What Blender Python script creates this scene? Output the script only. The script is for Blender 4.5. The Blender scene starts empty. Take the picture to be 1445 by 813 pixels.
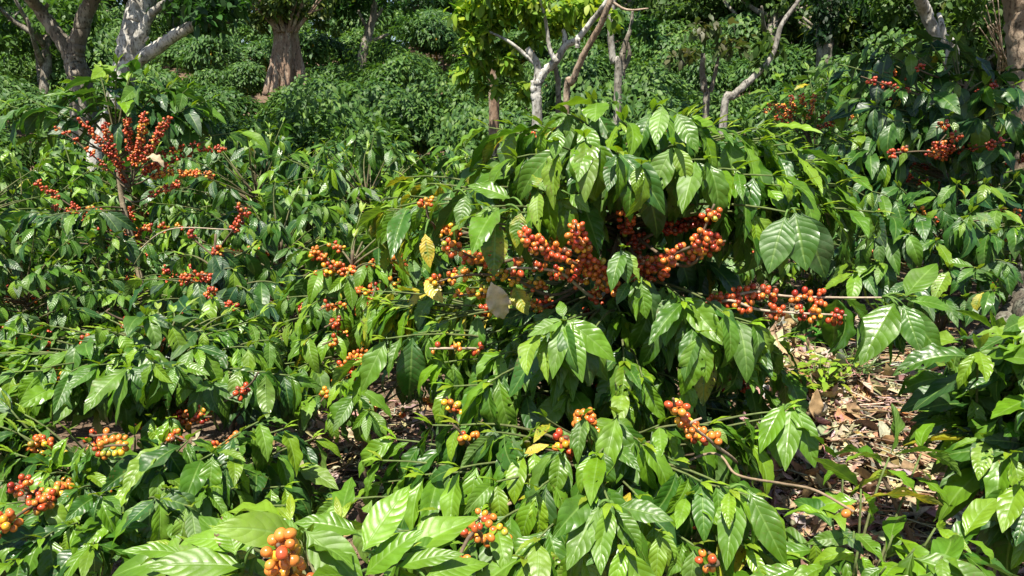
import bpy, math, random
import numpy as np
from mathutils import Vector

random.seed(11)
RNG = np.random.default_rng(11)
sc = bpy.context.scene
COL = sc.collection

# ------------------------------------------------------------------ camera
PITCH = math.radians(-12.0)
FPX = 1113.0
CAM = np.array([0.0, 0.0, 1.6])
_F = np.array([0, math.cos(PITCH), math.sin(PITCH)])
_U = np.array([0, -math.sin(PITCH), math.cos(PITCH)])


def P(px, py, Y):
    """world point seen at photo pixel (px, py) at Y metres in front of the camera"""
    d = np.array([1.0, 0, 0]) * (px - 722.5) / FPX + _F - _U * (py - 406.5) / FPX
    return CAM + d * (Y / d[1])


cam_d = bpy.data.cameras.new("camera")
cam = bpy.data.objects.new("camera", cam_d)
COL.objects.link(cam)
cam.location = CAM
cam.rotation_euler = (math.radians(90) + PITCH, 0, 0)
cam_d.sensor_width = 36.0
cam_d.lens = 36.0 * FPX / 1445.0
cam_d.clip_start = 0.05
cam_d.clip_end = 600
sc.camera = cam

# ------------------------------------------------------------------ terrain height
_hy = np.array([-30, 0, 4.0, 6.5, 9, 12, 16, 20, 24, 28, 34, 45, 90, 300.0])
_hz = np.array([0, 0, 0, -.22, -.1, .45, 1.3, 2.3, 3.35, 4.2, 4.8, 4.9, 4.0, 4.0])


def ground_z(x, y):
    x = np.asarray(x, float)
    y = np.asarray(y, float)
    h = np.interp(y, _hy, _hz)
    k = np.clip((y - 5) / 15, 0, 1)
    h = h + 0.035 * x * k * np.clip(1 - (y - 30) / 40, 0, 1)
    h = h + .05 * np.sin(x * 1.7 + y * .6) * np.sin(y * 1.3 - x * .4) + .02 * np.sin(x * 5.1 + 1) * np.sin(y * 4.3)
    def sm(v, a, b):
        t = np.clip((v - a) / (b - a), 0, 1); return t * t * (3 - 2 * t)
    h = h + .5 * sm(y, 1.7, 3.3) * sm(x, .35, 1.3) * (1 - .5 * sm(y, 8, 16)) + .14 * sm(y, 2.0, 3.2) * (1 - sm(x, .2, .8)) * (1 - sm(y, 5, 8))
    return h


# ------------------------------------------------------------------ mesh building
def nrm(v):
    v = np.asarray(v, float)
    n = np.linalg.norm(v)
    return v / n if n > 1e-9 else np.array([0, 0, 1.0])


class MB:
    """collects quads with a colour per vertex and a uv per vertex"""

    def __init__(self):
        self.v, self.f, self.c, self.uv, self.n = [], [], [], [], 0

    def add(self, v, f, c, uv=None):
        v = np.asarray(v, np.float32).reshape(-1, 3)
        f = np.asarray(f, np.int32).reshape(-1, 4)
        c = np.asarray(c, np.float32)
        if c.ndim == 1:
            c = np.tile(c, (len(v), 1))
        if c.shape[1] == 3:
            c = np.concatenate([c, np.ones((len(c), 1), np.float32)], 1)
        if uv is None:
            uv = np.zeros((len(v), 2), np.float32)
        self.v.append(v); self.f.append(f + self.n); self.c.append(c); self.uv.append(np.asarray(uv, np.float32))
        self.n += len(v)

    def mesh(self, name, mat, origin=(0, 0, 0), smooth=True):
        me = bpy.data.meshes.new(name)
        if self.n:
            v = np.concatenate(self.v) - np.asarray(origin, np.float32)
            f = np.concatenate(self.f); c = np.concatenate(self.c); uv = np.concatenate(self.uv)
            me.vertices.add(len(v)); me.vertices.foreach_set("co", v.ravel())
            me.loops.add(f.size); me.loops.foreach_set("vertex_index", f.ravel())
            me.polygons.add(len(f)); me.polygons.foreach_set("loop_start", np.arange(0, f.size, 4, dtype=np.int32))
            me.polygons.foreach_set("use_smooth", np.full(len(f), smooth, bool))
            me.update(calc_edges=True)
            u = me.uv_layers.new(name="UVMap"); u.data.foreach_set("uv", uv[f.ravel()].ravel())
            a = me.color_attributes.new("Col", 'FLOAT_COLOR', 'POINT'); a.data.foreach_set("color", c.ravel())
            me.validate()
        if mat:
            me.materials.append(mat)
        return me

    def build(self, name, mat, parent=None, origin=(0, 0, 0)):
        o = bpy.data.objects.new(name, self.mesh(name, mat, origin))
        COL.objects.link(o)
        if parent is not None:
            o.parent = parent
        else:
            o.location = origin
        return o


def tag(o, label=None, cat=None, group=None, kind=None):
    if label: o["label"] = label
    if cat: o["category"] = cat
    if group: o["group"] = group
    if kind: o["kind"] = kind
    return o


def empty(name, loc):
    o = bpy.data.objects.new(name, None)
    o.empty_display_size = .2
    o.location = loc
    COL.objects.link(o)
    return o


def spline(pts, n):
    """catmull-rom through pts (any width of row)"""
    p = np.asarray(pts, float)
    if len(p) == 2:
        t = np.linspace(0, 1, n)[:, None]
        return p[0] * (1 - t) + p[1] * t
    q = np.vstack([2 * p[0] - p[1], p, 2 * p[-1] - p[-2]])
    out = []
    for t in np.linspace(0, len(p) - 1 - 1e-6, n):
        i = int(t); u = t - i
        a, b, c, d = q[i:i + 4]
        out.append(.5 * ((2 * b) + (c - a) * u + (2 * a - 5 * b + 4 * c - d) * u * u + (3 * b - a - 3 * c + d) * u ** 3))
    return np.array(out)


def tube(mb, pts, rad, sides=6, col=(.2, .15, .1), jitter=0.0, vscale=1.0):
    pts = np.asarray(pts, float); n = len(pts)
    rad = np.broadcast_to(np.asarray(rad, float), (n,))
    tan = np.gradient(pts, axis=0)
    tan /= np.maximum(np.linalg.norm(tan, axis=1, keepdims=True), 1e-9)
    ref = np.array([1.0, 0, 0]) if abs(tan[0][0]) < .8 else np.array([0, 1.0, 0])
    s = nrm(np.cross(tan[0], ref))
    V, UV = [], []
    ang = np.linspace(0, 2 * math.pi, sides, endpoint=False)
    lobes = RNG.normal(0, 1, sides)
    for i in range(n):
        s = nrm(s - tan[i] * np.dot(s, tan[i])); b = np.cross(tan[i], s)
        r = rad[i] * (1 + jitter * (.6 * lobes + .6 * RNG.normal(0, 1, sides)))
        V.append(pts[i] + (np.cos(ang) * r)[:, None] * s + (np.sin(ang) * r)[:, None] * b)
        UV.append(np.stack([ang / 6.283, np.full(sides, i * vscale / n)], 1))
    V.append(np.tile(pts[-1], (sides, 1))); UV.append(UV[-1])
    V.append(np.tile(pts[0], (sides, 1))); UV.append(UV[0])
    F = []
    for i in range(n):
        for k in range(sides):
            F.append((i * sides + k, i * sides + (k + 1) % sides, (i + 1) * sides + (k + 1) % sides, (i + 1) * sides + k))
    m = (n + 1) * sides
    for k in range(sides):
        F.append((m + k, m + (k + 1) % sides, (k + 1) % sides, k))
    mb.add(np.concatenate(V), F, col, np.concatenate(UV))


class Leaves:
    """leaf blades: ribbed, folded along the midrib, bent downwards and waved along the margin"""

    def __init__(self):
        self.r = []

    def add(self, pos, d, up, L, W, bend, fold, wave, phase, twist, col, age):
        self.r.append((*pos, *d, *up, L, W, bend, fold, wave, phase, twist, *col, age))

    def into(self, mb, nu, nv, shape=0):
        if not self.r: return
        R = np.array(self.r, float); N = len(R)
        pos, d, up = R[:, 0:3], R[:, 3:6], R[:, 6:9]
        L, W, bend, fold, wave, phase, twist = (R[:, 9 + i][:, None, None] for i in range(7))
        col = R[:, 16:20]
        d = d / np.linalg.norm(d, axis=1, keepdims=True)
        s = np.cross(d, up); s /= np.maximum(np.linalg.norm(s, axis=1, keepdims=True), 1e-6)
        n = np.cross(s, d)
        t = np.linspace(0, 1, nv + 1)[None, :, None]
        u = np.linspace(-1, 1, nu + 1)[None, None, :]
        if shape == 0:      # coffee: elliptic with a drip tip
            tt = np.clip((t - .05) / .95, 0, 1)
            w = np.sin(np.pi * np.clip(tt, 0, 1) ** .86) ** .8 * (1 - .42 * tt ** 3) + .035
        else:               # plain oval
            w = np.sin(np.pi * t ** .9) ** .75 + .03
        b = np.where(np.abs(bend) < 1e-3, 1e-3, bend)
        x = np.sin(b * t) / b * L; z = -(1 - np.cos(b * t)) / b * L
        th = b * t
        hw = w * W * .5
        lat = u * hw * np.cos(fold)
        au = np.abs(u)
        h = au * hw * np.sin(fold) * (1 - .45 * au)
        h = h + wave * W * au ** 1.6 * np.minimum(w, 1) * np.sin(2 * np.pi * (3.4 + np.sin(phase)) * t + phase + (u > 0) * 1.9)
        # twist around the midrib, growing towards the tip
        tw = twist * t
        lat2 = lat * np.cos(tw) - h * np.sin(tw); h2 = lat * np.sin(tw) + h * np.cos(tw)
        X = x + h2 * np.sin(th) * 1.0; Z = z + h2 * np.cos(th)
        X = np.broadcast_to(X, lat2.shape); Z = np.broadcast_to(Z, lat2.shape)
        V = (pos[:, None, None, :] + X[..., None] * d[:, None, None, :] + lat2[..., None] * s[:, None, None, :]
             + Z[..., None] * n[:, None, None, :])
        V = V.reshape(-1, 3)
        idx = np.arange((nv + 1) * (nu + 1)).reshape(nv + 1, nu + 1)
        q = np.stack([idx[:-1, :-1], idx[:-1, 1:], idx[1:, 1:], idx[1:, :-1]], -1).reshape(-1, 4)
        F = (q[None] + (np.arange(N) * (nv + 1) * (nu + 1))[:, None, None]).reshape(-1, 4)
        C = np.repeat(col, (nv + 1) * (nu + 1), axis=0)
        UV = np.stack(np.broadcast_arrays(u * .5 + .5, t), -1).reshape(1, -1, 2)
        UV = np.repeat(UV, N, 0).reshape(-1, 2)
        mb.add(V, F, C, UV)


# cube sphere for the fruit
def _cs(n):
    V, F, key = [], [], {}
    def vid(p):
        k = tuple(np.round(p, 5))
        if k not in key:
            key[k] = len(V); V.append(nrm(p))
        return key[k]
    for ax in range(3):
        for sg in (-1, 1):
            for i in range(n):
                for j in range(n):
                    c = []
                    for a, b in ((0, 0), (1, 0), (1, 1), (0, 1)):
                        p = np.zeros(3); p[ax] = sg
                        p[(ax + 1) % 3] = math.tan((-1 + 2 * (i + a) / n) * math.pi / 4)
                        p[(ax + 2) % 3] = math.tan((-1 + 2 * (j + b) / n) * math.pi / 4)
                        c.append(vid(p))
                    F.append(c if sg > 0 else c[::-1])
    return np.array(V), np.array(F)
CS = {n: _cs(n) for n in (2, 3, 4, 6)}

RED, DRED, ORG, YEL, GRN, BRN = (.46, .075, .025), (.27, .028, .016), (.60, .20, .035), (.70, .38, .03), (.30, .34, .04), (.16, .07, .04)
PAL = {
    'red': [(RED, 6), (DRED, 3), (ORG, 2), (BRN, .5), (GRN, .15)],
    'mix': [(RED, 6), (DRED, 2), (ORG, 3.5), (YEL, .8), (BRN, .6), (GRN, .3)],
    'orange': [(ORG, 6), (RED, 3), (YEL, 1.6), (GRN, .6), (BRN, .3)],
    'pale': [(YEL, 4), (ORG, 4), (RED, 1), (GRN, 1.2)],
    'dark': [(DRED, 6), (RED, 3), (BRN, 1)],
}


def cherries(mb, centre, tang, k, dia, pal, detail):
    """k coffee cherries packed round one node of a branch"""
    cols, w = zip(*PAL[pal])
    w = np.array(w) / sum(w)
    t = nrm(tang); a = nrm(np.cross(t, [.3, .2, 1])); b = np.cross(t, a)
    ang = RNG.uniform(0, 6.283, k); rr = dia * (.62 + .75 * RNG.random(k) * min(1, k / 10))
    p = (np.cos(ang) * rr)[:, None] * a + (np.sin(ang) * rr)[:, None] * b + (RNG.uniform(-1, 1, k) * dia * (.4 + k * .05))[:, None] * t
    for _ in range(12):
        D = p[:, None] - p[None]; dist = np.linalg.norm(D, axis=-1) + np.eye(k) * 9
        push = np.clip(dia * .93 - dist, 0, None)[..., None] * D / dist[..., None] * .5
        p = p + push.sum(1)
        ax = (p @ t)[:, None] * t; rad = p - ax; rl = np.linalg.norm(rad, axis=1, keepdims=True) + 1e-6
        p = ax + rad / rl * np.maximum(rl, dia * .55)
    V0, F0 = CS[detail]
    for i in range(k):
        out = nrm(p[i] - t * np.dot(p[i], t) + RNG.normal(0, .15, 3) * dia)
        q = nrm(np.cross(out, t)); r = np.cross(out, q)
        s = dia * .5 * RNG.uniform(.76, 1.12)
        V = V0[:, :1] * q * s * .97 + V0[:, 1:2] * r * s * .97 + V0[:, 2:] * out * s * RNG.uniform(1.05, 1.25)
        c = np.array(cols[RNG.choice(len(cols), p=w)]) * RNG.uniform(.75, 1.2)
        c2 = np.array(cols[RNG.choice(len(cols), p=w)])
        m = np.clip(.5 + .9 * (V0 @ nrm(RNG.normal(0, 1, 3))), 0, 1)[:, None] * .35
        C = c * (1 - m) + c2 * m
        if detail >= 3:
            C = np.where(V0[:, 2:] > .97, np.array([[.12, .06, .03]]), C)
        mb.add(V + p[i] + centre, F0, np.clip(C, 0, 1))


# ------------------------------------------------------------------ materials
def node_mat(name):
    m = bpy.data.materials.new(name); m.use_nodes = True
    nt = m.node_tree; nt.nodes.clear()
    def N(t, **k):
        n = nt.nodes.new(t)
        for a, v in k.items(): setattr(n, a, v)
        return n
    def Lk(a, b): nt.links.new(a, b)
    out = N('ShaderNodeOutputMaterial')
    return m, nt, N, Lk, out


def mathn(N, Lk, op, a, b=None, clamp=False):
    n = N('ShaderNodeMath', operation=op, use_clamp=clamp)
    for i, x in enumerate((a, b)):
        if x is None: continue
        if isinstance(x, (int, float)): n.inputs[i].default_value = x
        else: Lk(x, n.inputs[i])
    return n.outputs[0]


def mixc(N, Lk, fac, a, b):
    n = N('ShaderNodeMix', data_type='RGBA')
    for i, x in ((0, fac), (6, a), (7, b)):
        if isinstance(x, (int, float)): n.inputs[i].default_value = x
        elif isinstance(x, tuple): n.inputs[i].default_value = (*x, 1)
        else: Lk(x, n.inputs[i])
    return n.outputs[2]


def maprange(N, Lk, v, a, b, c=0.0, d=1.0):
    n = N('ShaderNodeMapRange'); Lk(v, n.inputs[0])
    for i, x in enumerate((a, b, c, d)): n.inputs[i + 1].default_value = x
    return n.outputs[0]


def leaf_material(name, detail=True, rough=.40, transl=.3, veins=8.5, spec=.62, tint=(1.25, 1.3, .55)):
    m, nt, N, Lk, out = node_mat(name)
    at = N('ShaderNodeAttribute', attribute_name="Col")
    col, age = at.outputs['Color'], at.outputs['Alpha']
    bs = N('ShaderNodeBsdfPrincipled')
    bs.inputs['Roughness'].default_value = rough
    bs.inputs['Specular IOR Level'].default_value = spec
    tr = N('ShaderNodeBsdfTranslucent')
    if detail:
        uv = N('ShaderNodeUVMap', uv_map="UVMap"); sp = N('ShaderNodeSeparateXYZ'); Lk(uv.outputs[0], sp.inputs[0])
        u = mathn(N, Lk, 'ABSOLUTE', mathn(N, Lk, 'MULTIPLY_ADD', sp.outputs[0], 2.0)) if False else None
        u = mathn(N, Lk, 'ABSOLUTE', mathn(N, Lk, 'SUBTRACT', mathn(N, Lk, 'MULTIPLY', sp.outputs[0], 2.0), 1.0))
        t = sp.outputs[1]
        ph = mathn(N, Lk, 'SUBTRACT', mathn(N, Lk, 'MULTIPLY', t, maprange(N, Lk, age, 0, .22, veins - 1.8, veins + 2.2)), mathn(N, Lk, 'MULTIPLY', mathn(N, Lk, 'POWER', u, 1.4), 1.5))
        s = mathn(N, Lk, 'ABSOLUTE', mathn(N, Lk, 'SINE', mathn(N, Lk, 'MULTIPLY', ph, math.pi)))
        pillow = mathn(N, Lk, 'POWER', s, .8)
        rib = mathn(N, Lk, 'SUBTRACT', 1.0, maprange(N, Lk, u, .02, .11))          # midrib
        lateral = mathn(N, Lk, 'SUBTRACT', 1.0, maprange(N, Lk, s, .04, .22))
        tc = N('ShaderNodeTexCoord')
        nz = N('ShaderNodeTexNoise'); nz.inputs['Scale'].default_value = 26; nz.inputs['Detail'].default_value = 3
        Lk(tc.outputs['Object'], nz.inputs['Vector'])
        nf = N('ShaderNodeTexNoise'); nf.inputs['Scale'].default_value = 130; nf.inputs['Detail'].default_value = 2
        Lk(tc.outputs['Object'], nf.inputs['Vector'])
        nl = N('ShaderNodeTexNoise'); nl.inputs['Scale'].default_value = 7; nl.inputs['Detail'].default_value = 2
        Lk(tc.outputs['Object'], nl.inputs['Vector'])
        # ageing leaves turn yellow in blotches, between the veins first, with a few brown spots
        th = mathn(N, Lk, 'ADD', nz.outputs[0], mathn(N, Lk, 'MULTIPLY', age, .9))
        yel = maprange(N, Lk, mathn(N, Lk, 'SUBTRACT', th, mathn(N, Lk, 'MULTIPLY', rib, .12)), .86, 1.28)
        c = mixc(N, Lk, yel, col, (.50, .37, .025))
        bro = mathn(N, Lk, 'MULTIPLY', maprange(N, Lk, mathn(N, Lk, 'ADD', nf.outputs[0], mathn(N, Lk, 'MULTIPLY', mathn(N, Lk, 'POWER', u, 4.0), .1)), .64, .70), maprange(N, Lk, age, .1, .3))
        c = mixc(N, Lk, bro, c, (.12, .055, .02))
        dust = mathn(N, Lk, 'MULTIPLY', maprange(N, Lk, nl.outputs[0], .5, .75), maprange(N, Lk, nf.outputs[0], .3, .7, .05, .3))
        c = mixc(N, Lk, dust, c, (.20, .21, .13))
        veinf = mathn(N, Lk, 'ADD', mathn(N, Lk, 'MULTIPLY', rib, .6), mathn(N, Lk, 'MULTIPLY', lateral, .04), True)
        c = mixc(N, Lk, veinf, c, (.20, .33, .07))
        hsv = N('ShaderNodeHueSaturation'); Lk(c, hsv.inputs['Color'])
        Lk(maprange(N, Lk, nz.outputs[0], .3, .7, .82, 1.18), hsv.inputs['Value'])
        c = hsv.outputs[0]
        hgt = mathn(N, Lk, 'SUBTRACT', pillow, mathn(N, Lk, 'MULTIPLY', rib, .9))
        hgt = mathn(N, Lk, 'ADD', hgt, mathn(N, Lk, 'MULTIPLY', nf.outputs[0], .5))
        bp = N('ShaderNodeBump'); bp.inputs['Strength'].default_value = .3; bp.inputs['Distance'].default_value = .003
        Lk(hgt, bp.inputs['Height']); Lk(bp.outputs[0], bs.inputs['Normal']); Lk(bp.outputs[0], tr.inputs['Normal'])
        Lk(mathn(N, Lk, 'ADD', maprange(N, Lk, nz.outputs[0], .3, .7, -.07, .1), maprange(N, Lk, nl.outputs[0], .35, .65, rough - .09, rough + .14)), bs.inputs['Roughness'])
    else:
        c = mixc(N, Lk, maprange(N, Lk, age, .35, .6), col, (.55, .38, .03))
    geo = N('ShaderNodeNewGeometry')
    under = mixc(N, Lk, .45, c, (.10, .17, .06))
    c2 = mixc(N, Lk, geo.outputs['Backfacing'], c, under)      # the underside of a leaf is paler and duller
    Lk(c2, bs.inputs['Base Color'])
    tm = N('ShaderNodeMix', data_type='RGBA', blend_type='MULTIPLY'); tm.inputs[0].default_value = 1
    Lk(c, tm.inputs[6]); tm.inputs[7].default_value = (*tint, 1); Lk(tm.outputs[2], tr.inputs['Color'])
    mx = N('ShaderNodeMixShader'); mx.inputs[0].default_value = transl
    Lk(bs.outputs[0], mx.inputs[1]); Lk(tr.outputs[0], mx.inputs[2])
    if detail:      # holes eaten by insects in some of the leaves
        nh = N('ShaderNodeTexNoise'); nh.inputs['Scale'].default_value = 48; nh.inputs['Detail'].default_value = 1
        Lk(tc.outputs['Object'], nh.inputs['Vector'])
        hole = mathn(N, Lk, 'MULTIPLY', mathn(N, Lk, 'GREATER_THAN', mathn(N, Lk, 'ADD', nh.outputs[0], mathn(N, Lk, 'MULTIPLY', mathn(N, Lk, 'POWER', u, 5.0), .05)), .705), mathn(N, Lk, 'GREATER_THAN', age, .15))
        hole = mathn(N, Lk, 'MULTIPLY', hole, mathn(N, Lk, 'LESS_THAN', rib, .05))
        tp = N('ShaderNodeBsdfTransparent'); m2 = N('ShaderNodeMixShader')
        Lk(hole, m2.inputs[0]); Lk(mx.outputs[0], m2.inputs[1]); Lk(tp.outputs[0], m2.inputs[2]); Lk(m2.outputs[0], out.inputs[0])
    else:
        Lk(mx.outputs[0], out.inputs[0])
    return m


def simple_attr_mat(name, rough, spec=.5, bump=0, bscale=40, sss=0):
    m, nt, N, Lk, out = node_mat(name)
    at = N('ShaderNodeAttribute', attribute_name="Col")
    bs = N('ShaderNodeBsdfPrincipled'); bs.inputs['Roughness'].default_value = rough
    bs.inputs['Specular IOR Level'].default_value = spec
    c = at.outputs['Color']
    tc = N('ShaderNodeTexCoord'); nz = N('ShaderNodeTexNoise'); nz.inputs['Scale'].default_value = bscale; nz.inputs['Detail'].default_value = 5
    Lk(tc.outputs['Object'], nz.inputs['Vector'])
    hsv = N('ShaderNodeHueSaturation'); Lk(c, hsv.inputs['Color']); Lk(maprange(N, Lk, nz.outputs[0], .3, .7, .7, 1.3), hsv.inputs['Value'])
    Lk(hsv.outputs[0], bs.inputs['Base Color'])
    if bump:
        bp = N('ShaderNodeBump'); bp.inputs['Strength'].default_value = .8; bp.inputs['Distance'].default_value = bump
        Lk(nz.outputs[0], bp.inputs['Height']); Lk(bp.outputs[0], bs.inputs['Normal'])
    if sss:
        bs.inputs['Subsurface Weight'].default_value = sss; bs.inputs['Subsurface Radius'].default_value = (.004, .0015, .0006)
        bs.inputs['Subsurface Scale'].default_value = 1.0
    Lk(bs.outputs[0], out.inputs[0])
    return m


def bark_material(name, base, lichen, amount, scale=9.0):
    m, nt, N, Lk, out = node_mat(name)
    bs = N('ShaderNodeBsdfPrincipled'); bs.inputs['Roughness'].default_value = .85
    tc = N('ShaderNodeTexCoord')
    mp = N('ShaderNodeMapping'); mp.inputs['Scale'].default_value = (1, 1, .45); Lk(tc.outputs['Object'], mp.inputs[0])
    n1 = N('ShaderNodeTexNoise'); n1.inputs['Scale'].default_value = scale; n1.inputs['Detail'].default_value = 6; n1.inputs['Roughness'].default_value = .65
    Lk(mp.outputs[0], n1.inputs['Vector'])
    n2 = N('ShaderNodeTexNoise'); n2.inputs['Scale'].default_value = scale * 4.5; n2.inputs['Detail'].default_value = 5
    Lk(mp.outputs[0], n2.inputs['Vector'])
    c = mixc(N, Lk, maprange(N, Lk, n1.outputs[0], .62 - amount * .4, .72 - amount * .4), base, lichen)
    c = mixc(N, Lk, maprange(N, Lk, n2.outputs[0], .54, .64), c, tuple(x * .38 for x in base))
    Lk(c, bs.inputs['Base Color'])
    bp = N('ShaderNodeBump'); bp.inputs['Strength'].default_value = 1; bp.inputs['Distance'].default_value = .012
    Lk(n2.outputs[0], bp.inputs['Height']); Lk(bp.outputs[0], bs.inputs['Normal'])
    Lk(bs.outputs[0], out.inputs[0])
    return m


M_LEAF = leaf_material("coffee_leaf", True)
M_LEAFMID = leaf_material("coffee_leaf_mid", False, rough=.34)
M_LEAFFAR = leaf_material("coffee_leaf_far", False, rough=.52, transl=.34, spec=.35)
M_TREE = leaf_material("tree_leaf", False, rough=.5, transl=.4, spec=.4)
M_STEM = simple_attr_mat("coffee_stem_bark", .8, .3, .003, 60)
M_CHERRY = simple_attr_mat("coffee_cherry_skin", .27, .5, 0, 90, .12)
M_LITTER = simple_attr_mat("dry_litter", .85, .2, .002, 70)
M_DEADLEAF = simple_attr_mat("dead_leaf", .7, .3, .003, 45)
M_ROCK = simple_attr_mat("weathered_rock", .9, .2, .02, 14)
BK_WHITE = bark_material("pale_bark", (.26, .24, .20), (.48, .46, .42), .45)
BK_GREY = bark_material("grey_bark", (.15, .125, .095), (.30, .27, .22), .35)
BK_BROWN = bark_material("brown_bark", (.24, .155, .105), (.38, .30, .22), .3)
BK_MOSSY = bark_material("mossy_bark", (.09, .075, .055), (.16, .16, .12), .4, 14)
BK_TAN = bark_material("tan_bark", (.26, .18, .12), (.38, .29, .21), .45)

MATURE, MID, YOUNG, DEEP, LIME = (.038, .118, .010), (.104, .222, .009), (.22, .35, .016), (.020, .072, .018), (.24, .38, .03)


FARPAL = (.046, .112, .028), (.078, .165, .032), (.13, .23, .038)  # same coffee leaves; the hillside's muted light is put into this palette


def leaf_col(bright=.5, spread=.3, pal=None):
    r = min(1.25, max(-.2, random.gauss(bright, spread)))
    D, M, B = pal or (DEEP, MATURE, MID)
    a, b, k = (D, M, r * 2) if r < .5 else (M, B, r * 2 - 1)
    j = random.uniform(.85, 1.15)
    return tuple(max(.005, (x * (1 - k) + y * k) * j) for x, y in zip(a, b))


# ------------------------------------------------------------------ coffee shrubs
def coffee_spray(LV, YL, T, b, n, size, bright, yellow=0.0, young=True, droop=.5, back=None):
    """pairs of leaves along the end of a branch: T the tip, b its direction"""
    b = nrm(b)
    up0 = np.array([0, 0, 1.0])
    s = np.cross(b, up0); s = nrm(s) if np.linalg.norm(s) > .05 else nrm([1, .3, 0])
    for i in range(n):
        q = T - b * (.045 * size / .14) * i * random.uniform(.8, 1.2) if back is None else back(i)
        for sg in (-1, 1):
            if random.random() < .07: continue
            al = math.radians(random.gauss(62 - i * 8 if i else 64, 13))
            d = nrm(s * sg * math.cos(al) + b * math.sin(al) + up0 * (-droop * random.uniform(.35, 2.6)) + RNG.normal(0, .17, 3))
            up = up0 + RNG.normal(0, .3, 3) + .25 * (b - up0 * b[2])
            L = size * min(1.35, max(.5, random.gauss(1.0, .24))) * (.82 if i == 0 else 1)
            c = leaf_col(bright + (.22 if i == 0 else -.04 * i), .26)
            if i == 0 and random.random() < .35: c = tuple(.5 * x + .5 * y for x, y in zip(c, YOUNG))
            age = random.uniform(0, .22)
            tgt = LV
            if i >= 1 and random.random() < yellow:
                age = random.uniform(.42, .78); tgt = YL
                c = tuple(.4 * x + .6 * y for x, y in zip(c, LIME))
            pet = q + d * .008
            tgt.add(pet, d, up, L, L * random.uniform(.36, .47), random.uniform(.15, 1.5) * (.5 + droop), random.uniform(.15, .75),
                    random.uniform(.04, .125), random.uniform(0, 6.28), random.gauss(0, .5), c, age)
    if young:
        for sg in (-1, 1):
            d = nrm(b + s * sg * .35 + up0 * random.uniform(.1, .9))
            LV.add(T, d, up0 - b * .4, size * random.uniform(.28, .5), size * .13, random.uniform(.2, .7), .5, .05, random.random() * 6, 0,
                   tuple(x * random.uniform(.85, 1.1) for x in YOUNG), 0)


def bez(a, m, b, n):
    t = np.linspace(0, 1, n)[:, None]
    return a * (1 - t) ** 2 + 2 * m * t * (1 - t) + b * t * t


STEMC = (.13, .095, .06)
GREENSTEM = (.09, .17, .03)


GAPS = [(1125, 485, 1300, 655, 4.5), (1085, 660, 1165, 745, 3.0), (1245, 660, 1320, 740, 3.0), (470, 595, 525, 650, 3.4)]


def in_gap(p):
    """True where a filler branch would hide the open patches of soil"""
    q = p - CAM; dep = q @ _F
    px, py = 722.5 + FPX * q[0] / dep, 406.5 - FPX * (q @ _U) / dep
    return any(a - 50 < px < c + 65 and b - 40 < py < d + 20 and p[1] < Y for a, b, c, d, Y in GAPS)


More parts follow.
